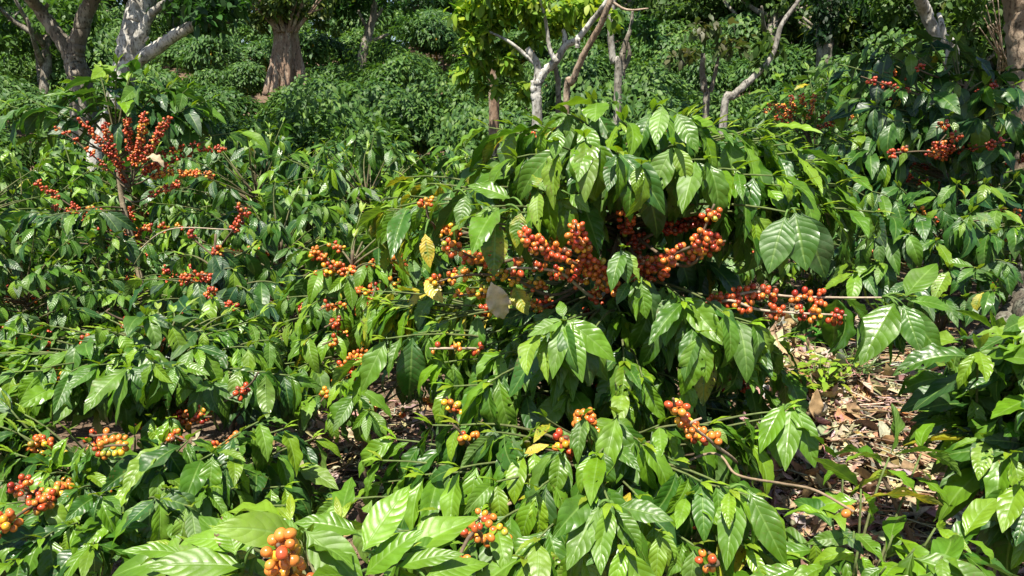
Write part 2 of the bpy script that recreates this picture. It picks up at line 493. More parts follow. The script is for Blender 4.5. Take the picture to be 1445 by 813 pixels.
def coffee_shrub(label, base, H, tips=(), fill=0, crown=None, size=.14, fruit=(), bright=.5, yellow=.01, lod=(6, 14),
                 cdetail=4, group="coffee shrubs of the near rows", lean=(0, 0), droop=.5, fillbright=None, cdia=.0175,
                 stem_r=.016, stemc=STEMC, stems=1, mat=None, name="coffee_shrub", low=.2, young=True, leafname="foliage", leaves=(), vmin=-.75, berries=0, bpal='mix', fills=()):
    """tips: (px, py, Y[, pairs, size, brightness]); fruit: dict(pts=[(px,py,Y)...], n, k, pal, tip=pairs)"""
    mat = mat or M_LEAF
    base = np.array([base[0], base[1], float(ground_z(base[0], base[1]))])
    root = empty(name, base)
    tag(root, label, "shrub", group)
    mb = MB()
    top = base + np.array([lean[0], lean[1], H])
    axis = spline([base - [0, 0, .08], base + (top - base) * .4 + RNG.normal(0, .02, 3), base + (top - base) * .75 + RNG.normal(0, .02, 3), top], 18)
    tube(mb, axis, np.linspace(stem_r, stem_r * .35, 18), 8, stemc, .06)
    for k in range(stems - 1):
        a = random.uniform(0, 6.28)
        o = np.array([math.cos(a), math.sin(a), 0]) * random.uniform(.1, .25)
        tube(mb, spline([base - [0, 0, .05], base + o * .6 + [0, 0, H * .35], base + o * 1.3 + [0, 0, H * .85]], 12), np.linspace(stem_r * .8, stem_r * .3, 12), 7, STEMC, .06)
    LV, YL, HL = Leaves(), Leaves(), Leaves()

    def stem_at(z):
        t = np.clip((z - base[2]) / H, 0.03, 1)
        i = t * 17
        return axis[int(i)] * (1 - i % 1) + axis[min(17, int(i) + 1)] * (i % 1)

    nb = 0
    lines, flines = [], []

    def branch(T, n, sz, br, yl=yellow):
        T = np.asarray(T, float)
        hd = math.hypot(T[0] - base[0], T[1] - base[1])
        S = stem_at(min(T[2] - .04 + random.uniform(-.12, .1) * hd, base[2] + H * .97) - .34 * hd)
        ln = np.linalg.norm(T - S)
        Mid = S + (T - S) * .6 + np.array([0, 0, .1 * ln]) + RNG.normal(0, .02, 3)
        pts = bez(S, Mid, T, 9)
        lines.append(pts)
        bm = MB()
        tube(bm, pts, np.linspace(.0055, .0022, 9), 5, np.array([np.array(STEMC) * (1 - i / 8 * .7) + np.array(GREENSTEM) * i / 8 * .7 for i in list(range(9)) + [8, 0] for _ in range(5)]))
        d = nrm(T - pts[-3])
        def back(i):
            k = 8 - min(7.5, i * .046 * (sz / .14) / max(ln, .05) * 8 * random.uniform(.85, 1.15)); j = int(k)
            return pts[j] * (1 - k % 1) + pts[min(8, j + 1)] * (k % 1)
        coffee_spray(LV, YL if yl < .1 else LV, T, d, n, sz, br, yl, young, droop, back)
        return bm

    def keep(bm):
        nonlocal nb
        if nb < 70 and lod[0] >= 5:
            bm.build("branch", M_STEM, root, base); nb += 1
        else:
            for q in range(len(bm.v)): mb.add(bm.v[q], bm.f[q], bm.c[q])

    for tp in tips:
        n = tp[3] if len(tp) > 3 else 4
        sz = tp[4] if len(tp) > 4 else size
        br = tp[5] if len(tp) > 5 else bright
        bm = branch(P(*tp[:3]), n, sz, br)
        keep(bm)
    # filler branches through the crown's volume
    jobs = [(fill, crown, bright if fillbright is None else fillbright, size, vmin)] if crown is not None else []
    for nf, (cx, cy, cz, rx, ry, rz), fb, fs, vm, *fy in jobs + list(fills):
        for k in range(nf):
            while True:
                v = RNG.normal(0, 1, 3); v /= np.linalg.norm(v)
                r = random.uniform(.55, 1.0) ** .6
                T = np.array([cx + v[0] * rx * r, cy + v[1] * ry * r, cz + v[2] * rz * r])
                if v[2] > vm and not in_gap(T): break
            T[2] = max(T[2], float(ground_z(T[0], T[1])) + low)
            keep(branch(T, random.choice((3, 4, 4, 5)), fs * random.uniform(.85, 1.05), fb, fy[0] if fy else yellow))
    # fruiting branches
    ncl = 0
    for f in fruit:
        pts = [P(*p) for p in f['pts']]
        S = stem_at(pts[0][2] + f.get('dz', -.08))
        if f.get('loose'): S = pts[0]
        line = spline([S] + pts, 8 * len(pts) + 6) if not f.get('loose') else spline(pts, 8 * len(pts))
        bm = MB()
        tube(bm, line, np.linspace(f.get('r', .0055), .0028, len(line)), 6, f.get('bark', STEMC))
        br = bm.build("branch", M_STEM, root, base)
        flines.append(line)
        along = spline(pts, 60)
        seg = np.linalg.norm(np.diff(along, axis=0), axis=1); cum = np.concatenate([[0], np.cumsum(seg)]) / seg.sum()
        a0, a1 = f.get('span', (0, 1))
        cb = MB()
        per = f.get('per', 2)
        for j in range(f['n']):
            if f['n'] > 5 and random.random() < .12: continue
            q = a0 + (a1 - a0) * (j + random.uniform(.2, .8)) / f['n']
            c = np.array([np.interp(q, cum, along[:, ax]) for ax in range(3)])
            c1 = np.array([np.interp(min(1, q + .05), cum, along[:, ax]) for ax in range(3)])
            c0 = np.array([np.interp(max(0, q - .05), cum, along[:, ax]) for ax in range(3)])
            k = max(2, int(f['k'] * random.uniform(.6, 1.35)))
            cherries(cb, c, c1 - c0 + 1e-6, k, f.get('dia', cdia), f['pal'], f.get('detail', cdetail))
            if (j + 1) % per == 0 or j >= f['n'] - 2:
                if ncl < 98:
                    cb.build("cherry_cluster", M_CHERRY, br, base); ncl += 1; cb = MB()
        if f.get('tip'):
            d = nrm(line[-1] - line[-3])
            coffee_spray(LV, YL, line[-1] + d * .02, d, f['tip'], f.get('size', size), f.get('bright', bright), yellow, True, droop)
    if berries and lines:
        near = sorted(lines, key=lambda q: q[-1][1] + random.uniform(-.1, .1))[:max(berries, int(len(lines) * .7))]
        for q in random.sample(near, min(berries, len(near))):
            cb = MB()
            for j in range(random.randint(2, 4)):
                k = random.uniform(2.2, 6.2); i0 = int(k)
                cherries(cb, q[i0] * (1 - k % 1) + q[i0 + 1] * (k % 1), q[i0 + 1] - q[i0], random.randint(5, 12), cdia, bpal, 3)
            if ncl < 99: cb.build("cherry_cluster", M_CHERRY, root, base); ncl += 1
    for lf in leaves:       # single large leaves: base pixel and depth, tip pixel and depth, width ratio, brightness, bend, facing
        a, b2 = P(*lf[0:3]), P(*lf[3:6])
        wr, br, bd = lf[6:9]
        L = np.linalg.norm(b2 - a); d = (b2 - a) / L
        to = nrm(CAM - a); up = nrm(to * (lf[9] if len(lf) > 9 else .6) + np.array([0, 0, 1.]) * .6 + np.array([-.2, 0, 0]))
        # aim so that the bent blade ends at its tip
        n = nrm(up - d * np.dot(up, d)); d = nrm(d * math.cos(bd / 2) + n * math.sin(bd / 2))
        age = lf[10] if len(lf) > 10 else random.uniform(0, .15)
        L *= (bd / 2) / math.sin(bd / 2) if abs(bd) > .01 else 1
        (HL if age > .5 else LV).add(a, d, up, L, L * wr, bd, random.uniform(.1, .3), random.uniform(.04, .08), random.random() * 6, random.gauss(0, .15), leaf_col(br, .08), age)
        tw = MB(); q = np.concatenate(lines + flines) if lines else np.array([stem_at(a[2])]); S = q[np.argmin(np.linalg.norm(q - a, axis=1))]; m = S + (a - S) * .5 + [0, 0, .02]
        tube(tw, bez(S, m, a, 6), np.linspace(.004, .002, 6), 5, GREENSTEM); keep(tw)
    fm = MB(); LV.into(fm, *lod); fm.build(leafname, mat, root, base)
    mb.build("stem", M_STEM, root, base)
    for r in (HL.r + YL.r)[:26]:
        one = Leaves(); one.r = [r]; ym = MB(); one.into(ym, *lod)
        y = ym.build("yellow_leaf", mat, root, base); y["label"] = "yellowing leaf"
    return root

# ------------------------------------------------------------------ ground
def ground():
    ys = np.concatenate([np.linspace(-30, -1, 15), np.linspace(-.5, 9, 120), np.linspace(9.3, 40, 90), np.linspace(42, 300, 30)])
    xs = np.concatenate([np.linspace(-250, -16, 30), np.linspace(-15, 15, 160), np.linspace(16, 250, 30)])
    X, Y = np.meshgrid(xs, ys)
    Z = ground_z(X, Y)
    V = np.stack([X, Y, Z], -1).reshape(-1, 3)
    idx = np.arange(X.size).reshape(X.shape)
    F = np.stack([idx[:-1, :-1], idx[:-1, 1:], idx[1:, 1:], idx[1:, :-1]], -1).reshape(-1, 4)
    m, nt, N, Lk, out = node_mat("soil")
    bs = N('ShaderNodeBsdfPrincipled'); bs.inputs['Roughness'].default_value = .95
    tc = N('ShaderNodeTexCoord')
    n1 = N('ShaderNodeTexNoise'); n1.inputs['Scale'].default_value = 5; n1.inputs['Detail'].default_value = 8; n1.inputs['Roughness'].default_value = .7
    n2 = N('ShaderNodeTexNoise'); n2.inputs['Scale'].default_value = 70; n2.inputs['Detail'].default_value = 4
    for n in (n1, n2): Lk(tc.outputs['Object'], n.inputs['Vector'])
    c = mixc(N, Lk, maprange(N, Lk, n1.outputs[0], .35, .65), (.09, .058, .036), (.22, .145, .09))
    c = mixc(N, Lk, maprange(N, Lk, n2.outputs[0], .55, .8), c, (.30, .22, .14))
    Lk(c, bs.inputs['Base Color'])
    bp = N('ShaderNodeBump'); bp.inputs['Strength'].default_value = 1; bp.inputs['Distance'].default_value = .03
    Lk(n2.outputs[0], bp.inputs['Height']); Lk(bp.outputs[0], bs.inputs['Normal'])
    Lk(bs.outputs[0], out.inputs[0])
    mb = MB(); mb.add(V, F, (1, 1, 1))
    tag(mb.build("ground", m), kind="structure")
ground()


def gpt(px, py):
    """point of the ground seen at a photo pixel"""
    d = P(px, py, 1.0) - CAM
    lo = 1.0
    for y in np.arange(1.0, 60, .02):
        p = CAM + d * y
        if p[2] <= ground_z(p[0], p[1]): return np.array([p[0], p[1], float(ground_z(p[0], p[1]))])
    return CAM + d * 60


# litter of dry leaves, straw and prunings on the bare soil
def litter():
    mb = MB(); LV = Leaves()
    tone = [(.35, .27, .18), (.27, .20, .125), (.41, .33, .23), (.18, .128, .076), (.32, .255, .18), (.30, .19, .095), (.46, .385, .28)]
    def spot(cx, cy, rx, ry, nl, nt):
        for _ in range(nl):
            x, y = random.gauss(cx, rx), random.gauss(cy, ry)
            z = float(ground_z(x, y)) + random.uniform(.004, .03)
            a = random.uniform(0, 6.28)
            d = (math.cos(a), math.sin(a), random.uniform(-.15, .35))
            L = random.uniform(.015, .07) if random.random() < .8 else random.uniform(.09, .15)
            c = tuple(v * random.uniform(.7, 1.2) for v in random.choice(tone))
            LV.add((x, y, z), d, (random.gauss(0, .3), random.gauss(0, .3), 1), L, L * random.uniform(.3, .75), random.uniform(-1.5, 2.2), random.uniform(.2, 1.2), .16,
                   random.uniform(0, 6), random.gauss(0, .9), c, 0)
        for _ in range(nt):
            x, y = random.gauss(cx, rx), random.gauss(cy, ry)
            z = float(ground_z(x, y)) + random.uniform(.006, .035)
            a = random.gauss(.3, .8); L = random.uniform(.05, .26)
            p0 = np.array([x, y, z]); p1 = p0 + np.array([math.cos(a) * L, math.sin(a) * L, random.uniform(-.01, .03)])
            mid = (p0 + p1) / 2 + RNG.normal(0, .012, 3)
            c = tuple(v * random.uniform(.8, 1.25) for v in random.choice(tone))
            tube(mb, spline([p0, mid, p1], 5), random.uniform(.0012, .0035), 4, c)
    g = gpt(1210, 560); spot(g[0], g[1], .32, .75, 6000, 1300)
    g = gpt(1120, 700); spot(g[0], g[1], .3, .3, 700, 250)
    g = gpt(1280, 690); spot(g[0], g[1], .2, .3, 500, 200)
    g = gpt(500, 630); spot(g[0], g[1], .22, .3, 500, 260)
    spot(0, 2.6, 1.6, .8, 900, 200); spot(2.6, 3.0, .8, 1.0, 1200, 150)
    LV.into(mb, 2, 5)
    tag(mb.build("leaf_litter", M_LITTER), kind="stuff")
litter()


def rock(px, py, s, label, col, flat=.6):
    g = gpt(px, py)
    V, F = _cs(14)
    r = np.ones(len(V))
    for k in range(7):
        d = nrm(RNG.normal(0, 1, 3)); r -= np.clip(V @ d - random.uniform(.55, .8), 0, 1) * .9
    r += .04 * np.sin(V[:, 0] * 7 + 1) * np.sin(V[:, 1] * 6) + RNG.normal(0, .008, len(V))
    V = V * r[:, None] * np.array([s, s * .8, s * flat])
    mb = MB(); mb.add(V + g + [0, 0, s * flat * .4], F, col)
    tag(mb.build("rock", M_ROCK, None, g), label, "rock", "rocks lying on the bare soil")
rock(503, 622, .075, "pale buff rock on the brown soil in the gap left of the central shrubs", (.50, .40, .26))
rock(478, 632, .035, "small brown stone beside the pale buff rock", (.24, .16, .11))
rock(1262, 516, .085, "flat tan stone half buried at the far end of the bare litter patch", (.46, .33, .21), .3)
rock(1180, 655, .04, "small dark grey stone on the litter by the leaf with holes", (.12, .11, .11))
rock(1325, 640, .035, "small pinkish grey stone in the shade at the edge of the litter", (.30, .25, .22))


def dead_leaf(p, d, up, L, W, bend, fold, col, label, wave=.07, tw=.3):
    lv = Leaves(); lv.add(p, d, up, L, W, bend, fold, wave, random.random() * 6, tw, col, 0)
    mb = MB(); lv.into(mb, 8, 16)
    o = mb.build("dead_leaf", M_DEADLEAF, None, p); tag(o, label, "leaf", "dead leaves")
    md = o.modifiers.new("thickness", 'SOLIDIFY'); md.thickness = .0008
dead_leaf(gpt(1150, 620) + [0, 0, .06], (-.05, .4, .75), (.3, -1, .3), .13, .065, -.6, .5, (.30, .20, .10), "large tan dead leaf standing upright at the edge of the bare litter patch")
dead_leaf(gpt(1240, 588) + [0, 0, .03], (1, -.25, .02), (0, -.3, 1), .13, .045, .3, .6, (.40, .17, .05), "orange brown dead leaf lying on the litter right of the upright one")
dead_leaf(gpt(1215, 580) + [0, 0, .03], (.5, .6, .3), (0, -.4, 1), .08, .05, .9, .8, (.42, .22, .07), "small curled orange dead leaf on the litter")
dead_leaf(P(693, 398, 1.98), (.28, .02, -.9), (-.1, -1, .3), .125, .068, .7, .45, (.50, .41, .26), "pale beige dried leaf caught in the branches of the central shrub", .16, .5)
dead_leaf(P(207, 222, 4.0), (.5, -.3, .1), (0, -.5, 1), .12, .07, 1.5, .7, (.34, .27, .17), "pale brown curled dead leaf on the red fruited tall shrub", .1, .3)
dead_leaf(P(500, 715, 1.55), (.2, .3, -.3), (0, -.5, 1), .07, .05, 1.3, .8, (.06, .035, .025), "blackened shrivelled leaf above the large pale foreground leaves", .1)


def weed(p, n, L, col, label, spread=.5, W=.3, name="weed"):
    root = empty(name, p); tag(root, label, "weed", "weeds on the bare soil")
    mb = MB(); lv = Leaves()
    for k in range(n):
        a = random.uniform(0, 6.28); h = random.uniform(.3, 1) * L
        tip = p + np.array([math.cos(a) * spread * L * random.random(), math.sin(a) * spread * L * random.random(), h])
        tube(mb, spline([p, (p + tip) / 2 + RNG.normal(0, .01, 3), tip], 5), .0014, 4, (.14, .22, .05))
        for j in range(5):
            q = p + (tip - p) * (.4 + .15 * j); b = random.uniform(0, 6.28)
            l = L * random.uniform(.2, .4)
            lv.add(q, (math.cos(b), math.sin(b), random.uniform(-.1, .5)), (0, 0, 1), l, l * W, .6, .2, .04, random.random() * 6, .2, tuple(c * random.uniform(.8, 1.2) for c in col), random.uniform(0, .2))
    mb.build("stem", M_STEM, root, p)
    fm = MB(); lv.into(fm, 2, 5); fm.build("foliage", M_LEAFMID, root, p)
weed(gpt(1212, 535), 26, .13, (.10, .19, .06), "small feathery grey green weed at the far end of the litter patch", 1.4, .18)
weed(gpt(1150, 560), 22, .2, (.22, .33, .03), "yellow green ferny weed at the edge of the litter under the central shrub", 1.0, .35)
weed(gpt(1290, 470), 14, .3, (.07, .17, .03), "leafy green weed in front of the mossy root", .6, .45)
weed(gpt(1165, 500), 14, .22, (.08, .2, .03), "bright green broad leaved weed below the long fruiting branch", .8, .6)

# ------------------------------------------------------------------ near shrubs
def X(px, Y): return (P(px, 400, Y)[0], Y)

NEAR = "coffee shrubs of the near rows"
# central shrub with the umbrella of leaves above its fruit
coffee_shrub("tall central coffee shrub whose umbrella of glossy leaves covers strings of red cherries", X(880, 2.42), 1.5, size=.15, bright=.75, yellow=.02, droop=.62,
    tips=[(690, 180, 2.35), (725, 178, 2.25), (765, 178, 2.2), (800, 162, 2.2), (838, 150, 2.25, 4, .15), (880, 172, 2.2), (922, 158, 2.2, 4, .16), (965, 165, 2.22), (1005, 178, 2.2), (1045, 190, 2.2),
          (1078, 180, 2.3), (1120, 215, 2.25), (1160, 225, 2.3), (1185, 262, 2.3), (730, 222, 2.15), (785, 205, 2.05, 4, .155), (825, 195, 2.0, 4, .16), (870, 215, 2.0), (905, 232, 1.98, 4, .15, .6),
          (950, 205, 2.05), (995, 225, 2.02), (1040, 240, 2.05), (1090, 248, 2.08), (1130, 262, 2.1), (1160, 290, 2.2), (700, 240, 2.35),
          (640, 270, 2.15, 3, .155, .7), (603, 290, 2.25, 3), (690, 292, 1.98, 3, .15, .9), (730, 300, 2.05, 3), (760, 268, 2.05, 3, .13, 1.2), (800, 282, 2.1, 3), (560, 292, 2.3, 3),
          (1060, 300, 2.1, 3), (1113, 300, 1.9, 1, .1), (880, 350, 2.0, 1, .125, .4), (905, 395, 2.05, 2, .13), (930, 300, 2.4, 3), (840, 290, 2.4, 3),
          (970, 255, 2.35, 3), (1025, 280, 2.4, 3),
          (795, 455, 1.95, 4, .145), (770, 470, 1.95, 3), (835, 470, 2.0, 3), (545, 478, 2.1, 4, .15), (590, 470, 2.15), (620, 455, 2.2), (520, 510, 2.15, 3), (660, 480, 2.2, 3), (720, 450, 2.25, 3), (555, 430, 2.4),
          (965, 425, 2.0, 4, .14), (1020, 440, 1.95, 3), (1060, 455, 2.05, 4), (985, 470, 1.95, 3), (935, 455, 2.05, 3), (1095, 480, 2.15, 4), (1030, 500, 2.1), (1110, 520, 2.2, 3),
          (690, 540, 1.95, 4), (640, 545, 2.0), (730, 560, 2.0), (860, 500, 2.15), (900, 540, 2.15), (940, 560, 2.1), (800, 540, 2.1)],
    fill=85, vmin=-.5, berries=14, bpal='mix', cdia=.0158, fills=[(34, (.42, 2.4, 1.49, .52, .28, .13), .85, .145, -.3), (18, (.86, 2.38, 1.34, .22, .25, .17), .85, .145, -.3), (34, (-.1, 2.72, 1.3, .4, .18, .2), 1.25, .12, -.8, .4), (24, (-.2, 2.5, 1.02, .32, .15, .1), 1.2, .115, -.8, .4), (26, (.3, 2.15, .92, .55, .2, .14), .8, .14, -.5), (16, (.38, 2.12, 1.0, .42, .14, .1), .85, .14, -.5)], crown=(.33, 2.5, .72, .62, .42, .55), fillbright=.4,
    leaves=[(1108, 306, 1.86, 1085, 386, 1.82, .56, .6, .45, .9), (1122, 300, 1.86, 1138, 382, 1.8, .62, .7, .45, .9), (1130, 300, 1.95, 1165, 392, 1.95, .5, .3, .5, .6), (876, 352, 1.98, 886, 400, 1.96, .52, .7, .3, .8),
            (905, 400, 2.0, 912, 450, 1.98, .5, .8, .4, .9), (888, 398, 2.0, 870, 430, 1.98, .5, .6, .4, .9), (1262, 428, 2.05, 1215, 515, 1.98, .52, .85, .4, .9), (1278, 418, 2.05, 1322, 372, 2.15, .42, .95, .3, .9), (1268, 432, 2.05, 1330, 505, 2.0, .42, .75, .7, .6), (1285, 425, 2.05, 1345, 440, 2.05, .4, .7, .8, .5), (1250, 432, 2.1, 1275, 500, 2.05, .4, .6, .5, .6),
            (1275, 430, 2.05, 1300, 500, 1.98, .45, .8, .5, .8), (600, 330, 2.1, 607, 378, 2.08, .45, 1.1, .3, .8, .8), (700, 312, 1.98, 697, 390, 1.96, .5, .6, .3, .9, .42), (735, 300, 2.0, 728, 350, 1.98, .5, .9, .4, .8, .5), (600, 395, 2.2, 625, 428, 2.15, .5, 1.1, .4, .8, .85), (725, 405, 2.15, 745, 445, 2.12, .6, 1.1, .2, .8, .6),
            (795, 452, 1.93, 745, 475, 1.9, .45, .9, .4, .8), (797, 456, 1.93, 780, 535, 1.86, .36, .9, .5, .9), (800, 456, 1.93, 822, 540, 1.86, .38, .95, .5, .9), (800, 452, 1.93, 868, 510, 1.9, .42, .8, .6, .8), (795, 448, 1.95, 790, 425, 2.0, .5, .9, .4, .8),
            (658, 276, 2.1, 648, 325, 2.06, .48, .85, .4, .9), (720, 280, 2.12, 660, 262, 2.15, .45, .9, .6, .6), (788, 182, 2.05, 782, 224, 2.02, .55, .9, .35, .9), (824, 175, 2.05, 840, 236, 2.0, .48, .95, .5, .9), (842, 145, 2.2, 840, 172, 2.12, .8, 1.0, .4, .9), (935, 150, 2.15, 925, 205, 2.08, .42, .95, .4, .9), (955, 160, 2.15, 985, 215, 2.1, .45, .9, .5, .8),
            (905, 236, 2.02, 916, 292, 1.98, .6, .75, .3, 1.0), (770, 270, 2.02, 752, 245, 2.1, .4, 1.15, .5, .7, .4), (805, 275, 2.0, 832, 300, 1.95, .5, 1.2, .5, .8)],
    fruit=[dict(pts=[(862, 405, 2.15), (840, 375, 2.06), (818, 340, 1.98), (812, 316, 1.92)], n=12, k=12, pal='mix', dz=-.05),
           dict(pts=[(850, 385, 2.15), (800, 366, 2.02), (760, 345, 1.95), (738, 333, 1.92)], n=10, k=12, pal='mix', dz=-.05),
           dict(pts=[(845, 420, 2.25), (790, 385, 2.1), (735, 378, 2.02), (715, 380, 2.0)], n=6, k=9, pal='mix', bark=(.42, .36, .28)),
           dict(pts=[(800, 335, 2.2), (770, 345, 2.2)], n=3, k=9, pal='pale', dia=.013),
           dict(pts=[(890, 385, 2.28), (920, 388, 2.15), (955, 358, 1.98), (985, 340, 1.94), (1008, 288, 1.92)], n=15, k=9, pal='mix', dz=-.05),
           dict(pts=[(890, 350, 2.35), (912, 335, 2.3), (950, 318, 2.3), (985, 310, 2.3), (1005, 300, 2.3)], n=9, k=12, pal='dark'),
           dict(pts=[(885, 330, 2.35), (883, 310, 2.2), (879, 292, 2.12)], n=4, k=7, pal='red'),
           dict(pts=[(905, 375, 2.2), (930, 375, 2.12), (900, 372, 2.1)], n=6, k=12, pal='red'),
           dict(pts=[(960, 375, 2.1), (1000, 347, 2.05), (1024, 340, 2.02)], n=6, k=8, pal='mix'),
           dict(pts=[(700, 372, 2.15), (665, 362, 2.05), (640, 350, 2.0), (622, 338, 2.0)], n=8, k=8, pal='orange', tip=0),
           dict(pts=[(790, 415, 2.2), (720, 392, 2.15), (660, 388, 2.15), (610, 400, 2.2)], n=10, k=8, pal='pale', dia=.015),
           dict(pts=[(760, 435, 2.2), (700, 415, 2.15), (640, 418, 2.2)], n=7, k=7, pal='pale', dia=.015), dict(pts=[(800, 330, 2.2), (775, 320, 2.1), (755, 340, 2.08)], n=4, k=8, pal='pale', dia=.014),
           dict(pts=[(650, 330, 2.3), (610, 315, 2.2), (600, 285, 2.2)], n=6, k=10, pal='orange', dia=.014),
           dict(pts=[(900, 440, 2.35), (1010, 425, 2.15), (1060, 412, 2.12), (1110, 418, 2.12), (1180, 420, 2.1), (1245, 420, 2.08)], n=13, k=8, pal='red', span=(.25, .8), tip=5, size=.17, bright=.8, bark=(.38, .3, .22)),
           dict(pts=[(960, 460, 2.3), (1020, 425, 2.12), (1070, 437, 2.1), (1130, 442, 2.08), (1195, 445, 2.05)], n=10, k=8, pal='mix', span=(.2, 1), bark=(.38, .3, .22)),
           dict(pts=[(760, 520, 2.3), (690, 495, 2.2), (640, 492, 2.12), (606, 492, 2.1)], n=6, k=4, pal='mix', bark=(.38, .3, .22)),
           dict(pts=[(880, 520, 2.4), (870, 515, 2.2)], n=2, k=9, pal='dark'),
           dict(pts=[(860, 550, 2.3), (845, 545, 2.05)], n=1, k=7, pal='red'),
           dict(pts=[(1010, 545, 2.3), (1070, 540, 2.25)], n=2, k=9, pal='dark'),
           dict(pts=[(770, 290, 2.4), (750, 272, 2.3)], n=2, k=6, pal='pale')])

# lower shrub in front of it
coffee_shrub("low spreading coffee shrub at the foot of the tall central one", X(860, 2.0), .75, size=.145, bright=.8, yellow=.05, droop=.6, stems=3,
    tips=[(825, 585, 1.75, 4), (770, 590, 1.85), (870, 585, 1.75, 4, .15), (930, 600, 1.75), (905, 625, 1.7), (845, 640, 1.65, 4), (790, 635, 1.75), (740, 640, 1.8, 4, .13, 1.1), (700, 610, 1.85),
          (650, 600, 1.9), (610, 600, 1.95), (560, 620, 1.95), (540, 650, 1.9, 4), (600, 670, 1.8), (650, 660, 1.75), (700, 680, 1.7), (760, 690, 1.65), (835, 700, 1.55, 5, .15), (860, 710, 1.5, 4, .15),
          (990, 680, 1.6, 5), (1030, 690, 1.55, 5, .15), (970, 700, 1.6), (1060, 700, 1.65), (1075, 725, 1.65), (1105, 580, 1.85, 5, .165, .9), (1085, 590, 1.9, 4), (1050, 620, 1.85), (1000, 600, 1.85),
          (950, 650, 1.7), (900, 700, 1.6), (930, 750, 1.5), (880, 770, 1.45), (820, 780, 1.5), (760, 760, 1.55), (700, 740, 1.6), (740, 790, 1.5), (980, 770, 1.5), (1050, 770, 1.5), (1100, 780, 1.55), (620, 720, 1.7), (660, 770, 1.55)],
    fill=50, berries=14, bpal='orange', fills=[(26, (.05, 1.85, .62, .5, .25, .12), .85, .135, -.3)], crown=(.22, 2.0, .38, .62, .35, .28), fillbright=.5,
    leaves=[(740, 640, 1.75, 775, 628, 1.75, .4, 1.2, .4, .7, .9), (1105, 572, 1.85, 1072, 640, 1.78, .4, .95, .5, .8), (1118, 572, 1.85, 1108, 665, 1.75, .36, 1.0, .4, .9), (1125, 575, 1.85, 1150, 660, 1.78, .4, .8, .6, .6), (845, 715, 1.5, 800, 805, 1.42, .42, .95, .4, .8), (850, 715, 1.5, 848, 812, 1.4, .38, 1.0, .4, .9), (868, 720, 1.5, 905, 780, 1.46, .5, .95, .4, .9), (1040, 695, 1.55, 1025, 805, 1.45, .36, .9, .4, .8), (1055, 690, 1.55, 1110, 800, 1.48, .36, 1.0, .5, .8), (870, 715, 1.55, 950, 735, 1.5, .42, .9, .5, .7)],
    fruit=[dict(pts=[(985, 640, 1.9), (975, 600, 1.75), (955, 580, 1.68), (950, 562, 1.66)], n=5, k=7, pal='orange', span=(.35, 1)),
           dict(pts=[(1030, 660, 1.9), (1005, 625, 1.75), (975, 600, 1.68), (990, 590, 1.68)], n=3, k=6, pal='orange', span=(.5, 1), bark=(.3, .22, .15)),
           dict(pts=[(880, 690, 1.8), (1000, 640, 1.8), (1040, 670, 1.72), (1100, 682, 1.6), (1150, 692, 1.5), (1205, 722, 1.42)], n=1, k=2, pal='orange', span=(.97, 1), bark=(.26, .19, .12), r=.0036),
           dict(pts=[(700, 690, 1.9), (640, 580, 1.95), (630, 560, 1.95)], n=3, k=6, pal='pale', span=(.6, 1)),
           dict(pts=[(690, 640, 1.9), (640, 600, 1.85)], n=2, k=5, pal='orange'),
           dict(pts=[(780, 620, 1.9), (800, 618, 1.8)], n=1, k=6, pal='dark'),
           dict(pts=[(700, 720, 1.7), (650, 745, 1.5), (600, 760, 1.4)], n=4, k=3, pal='mix', bark=(.4, .3, .2)),
           dict(pts=[(710, 760, 1.6), (670, 750, 1.45), (640, 800, 1.35), (622, 808, 1.32)], n=4, k=7, pal='orange'),
           dict(pts=[(1000, 780, 1.55), (995, 800, 1.4)], n=1, k=8, pal='orange')])

# left shrub with a broad tier of leaves above shaded fruit
coffee_shrub("broad coffee shrub with a bright flat tier of leaves above cherries in deep shade", X(210, 2.75), .72, size=.14, bright=.7, droop=.6,
    tips=[(25, 470, 2.6), (70, 460, 2.65), (110, 480, 2.5), (150, 465, 2.55), (205, 445, 2.6, 4, .14), (238, 455, 2.55, 4), (275, 490, 2.4), (320, 465, 2.6), (350, 455, 2.65), (380, 480, 2.5), (300, 480, 2.6),
          (20, 525, 2.4), (60, 520, 2.35), (100, 525, 2.35), (140, 515, 2.35), (180, 520, 2.3, 4, .15), (215, 510, 2.3), (250, 515, 2.3, 4, .15), (200, 490, 2.45), (300, 540, 2.35), (340, 520, 2.4), (375, 525, 2.4), (410, 530, 2.45),
          (170, 500, 2.45), (40, 500, 2.5), (0, 500, 2.5), (120, 550, 2.4), (30, 560, 2.4), (215, 590, 2.3, 2), (240, 590, 2.3, 2), (160, 545, 2.4), (350, 490, 2.5)],
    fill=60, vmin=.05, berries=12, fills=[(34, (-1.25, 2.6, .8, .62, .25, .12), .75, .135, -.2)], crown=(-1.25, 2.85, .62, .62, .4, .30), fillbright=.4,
    fruit=[dict(pts=[(240, 590, 2.6), (270, 585, 2.4), (310, 570, 2.35), (350, 545, 2.3), (365, 525, 2.28)], n=8, k=9, pal='red'),
           dict(pts=[(235, 600, 2.6), (270, 590, 2.4), (300, 588, 2.3)], n=4, k=11, pal='mix'),
           dict(pts=[(220, 560, 2.7), (260, 560, 2.5), (300, 550, 2.5)], n=4, k=8, pal='dark'),
           dict(pts=[(200, 600, 2.6), (240, 612, 2.3), (262, 622, 2.2)], n=3, k=8, pal='orange'),
           dict(pts=[(240, 480, 2.9), (158, 445, 2.8), (155, 435, 2.8)], n=2, k=11, pal='red')])

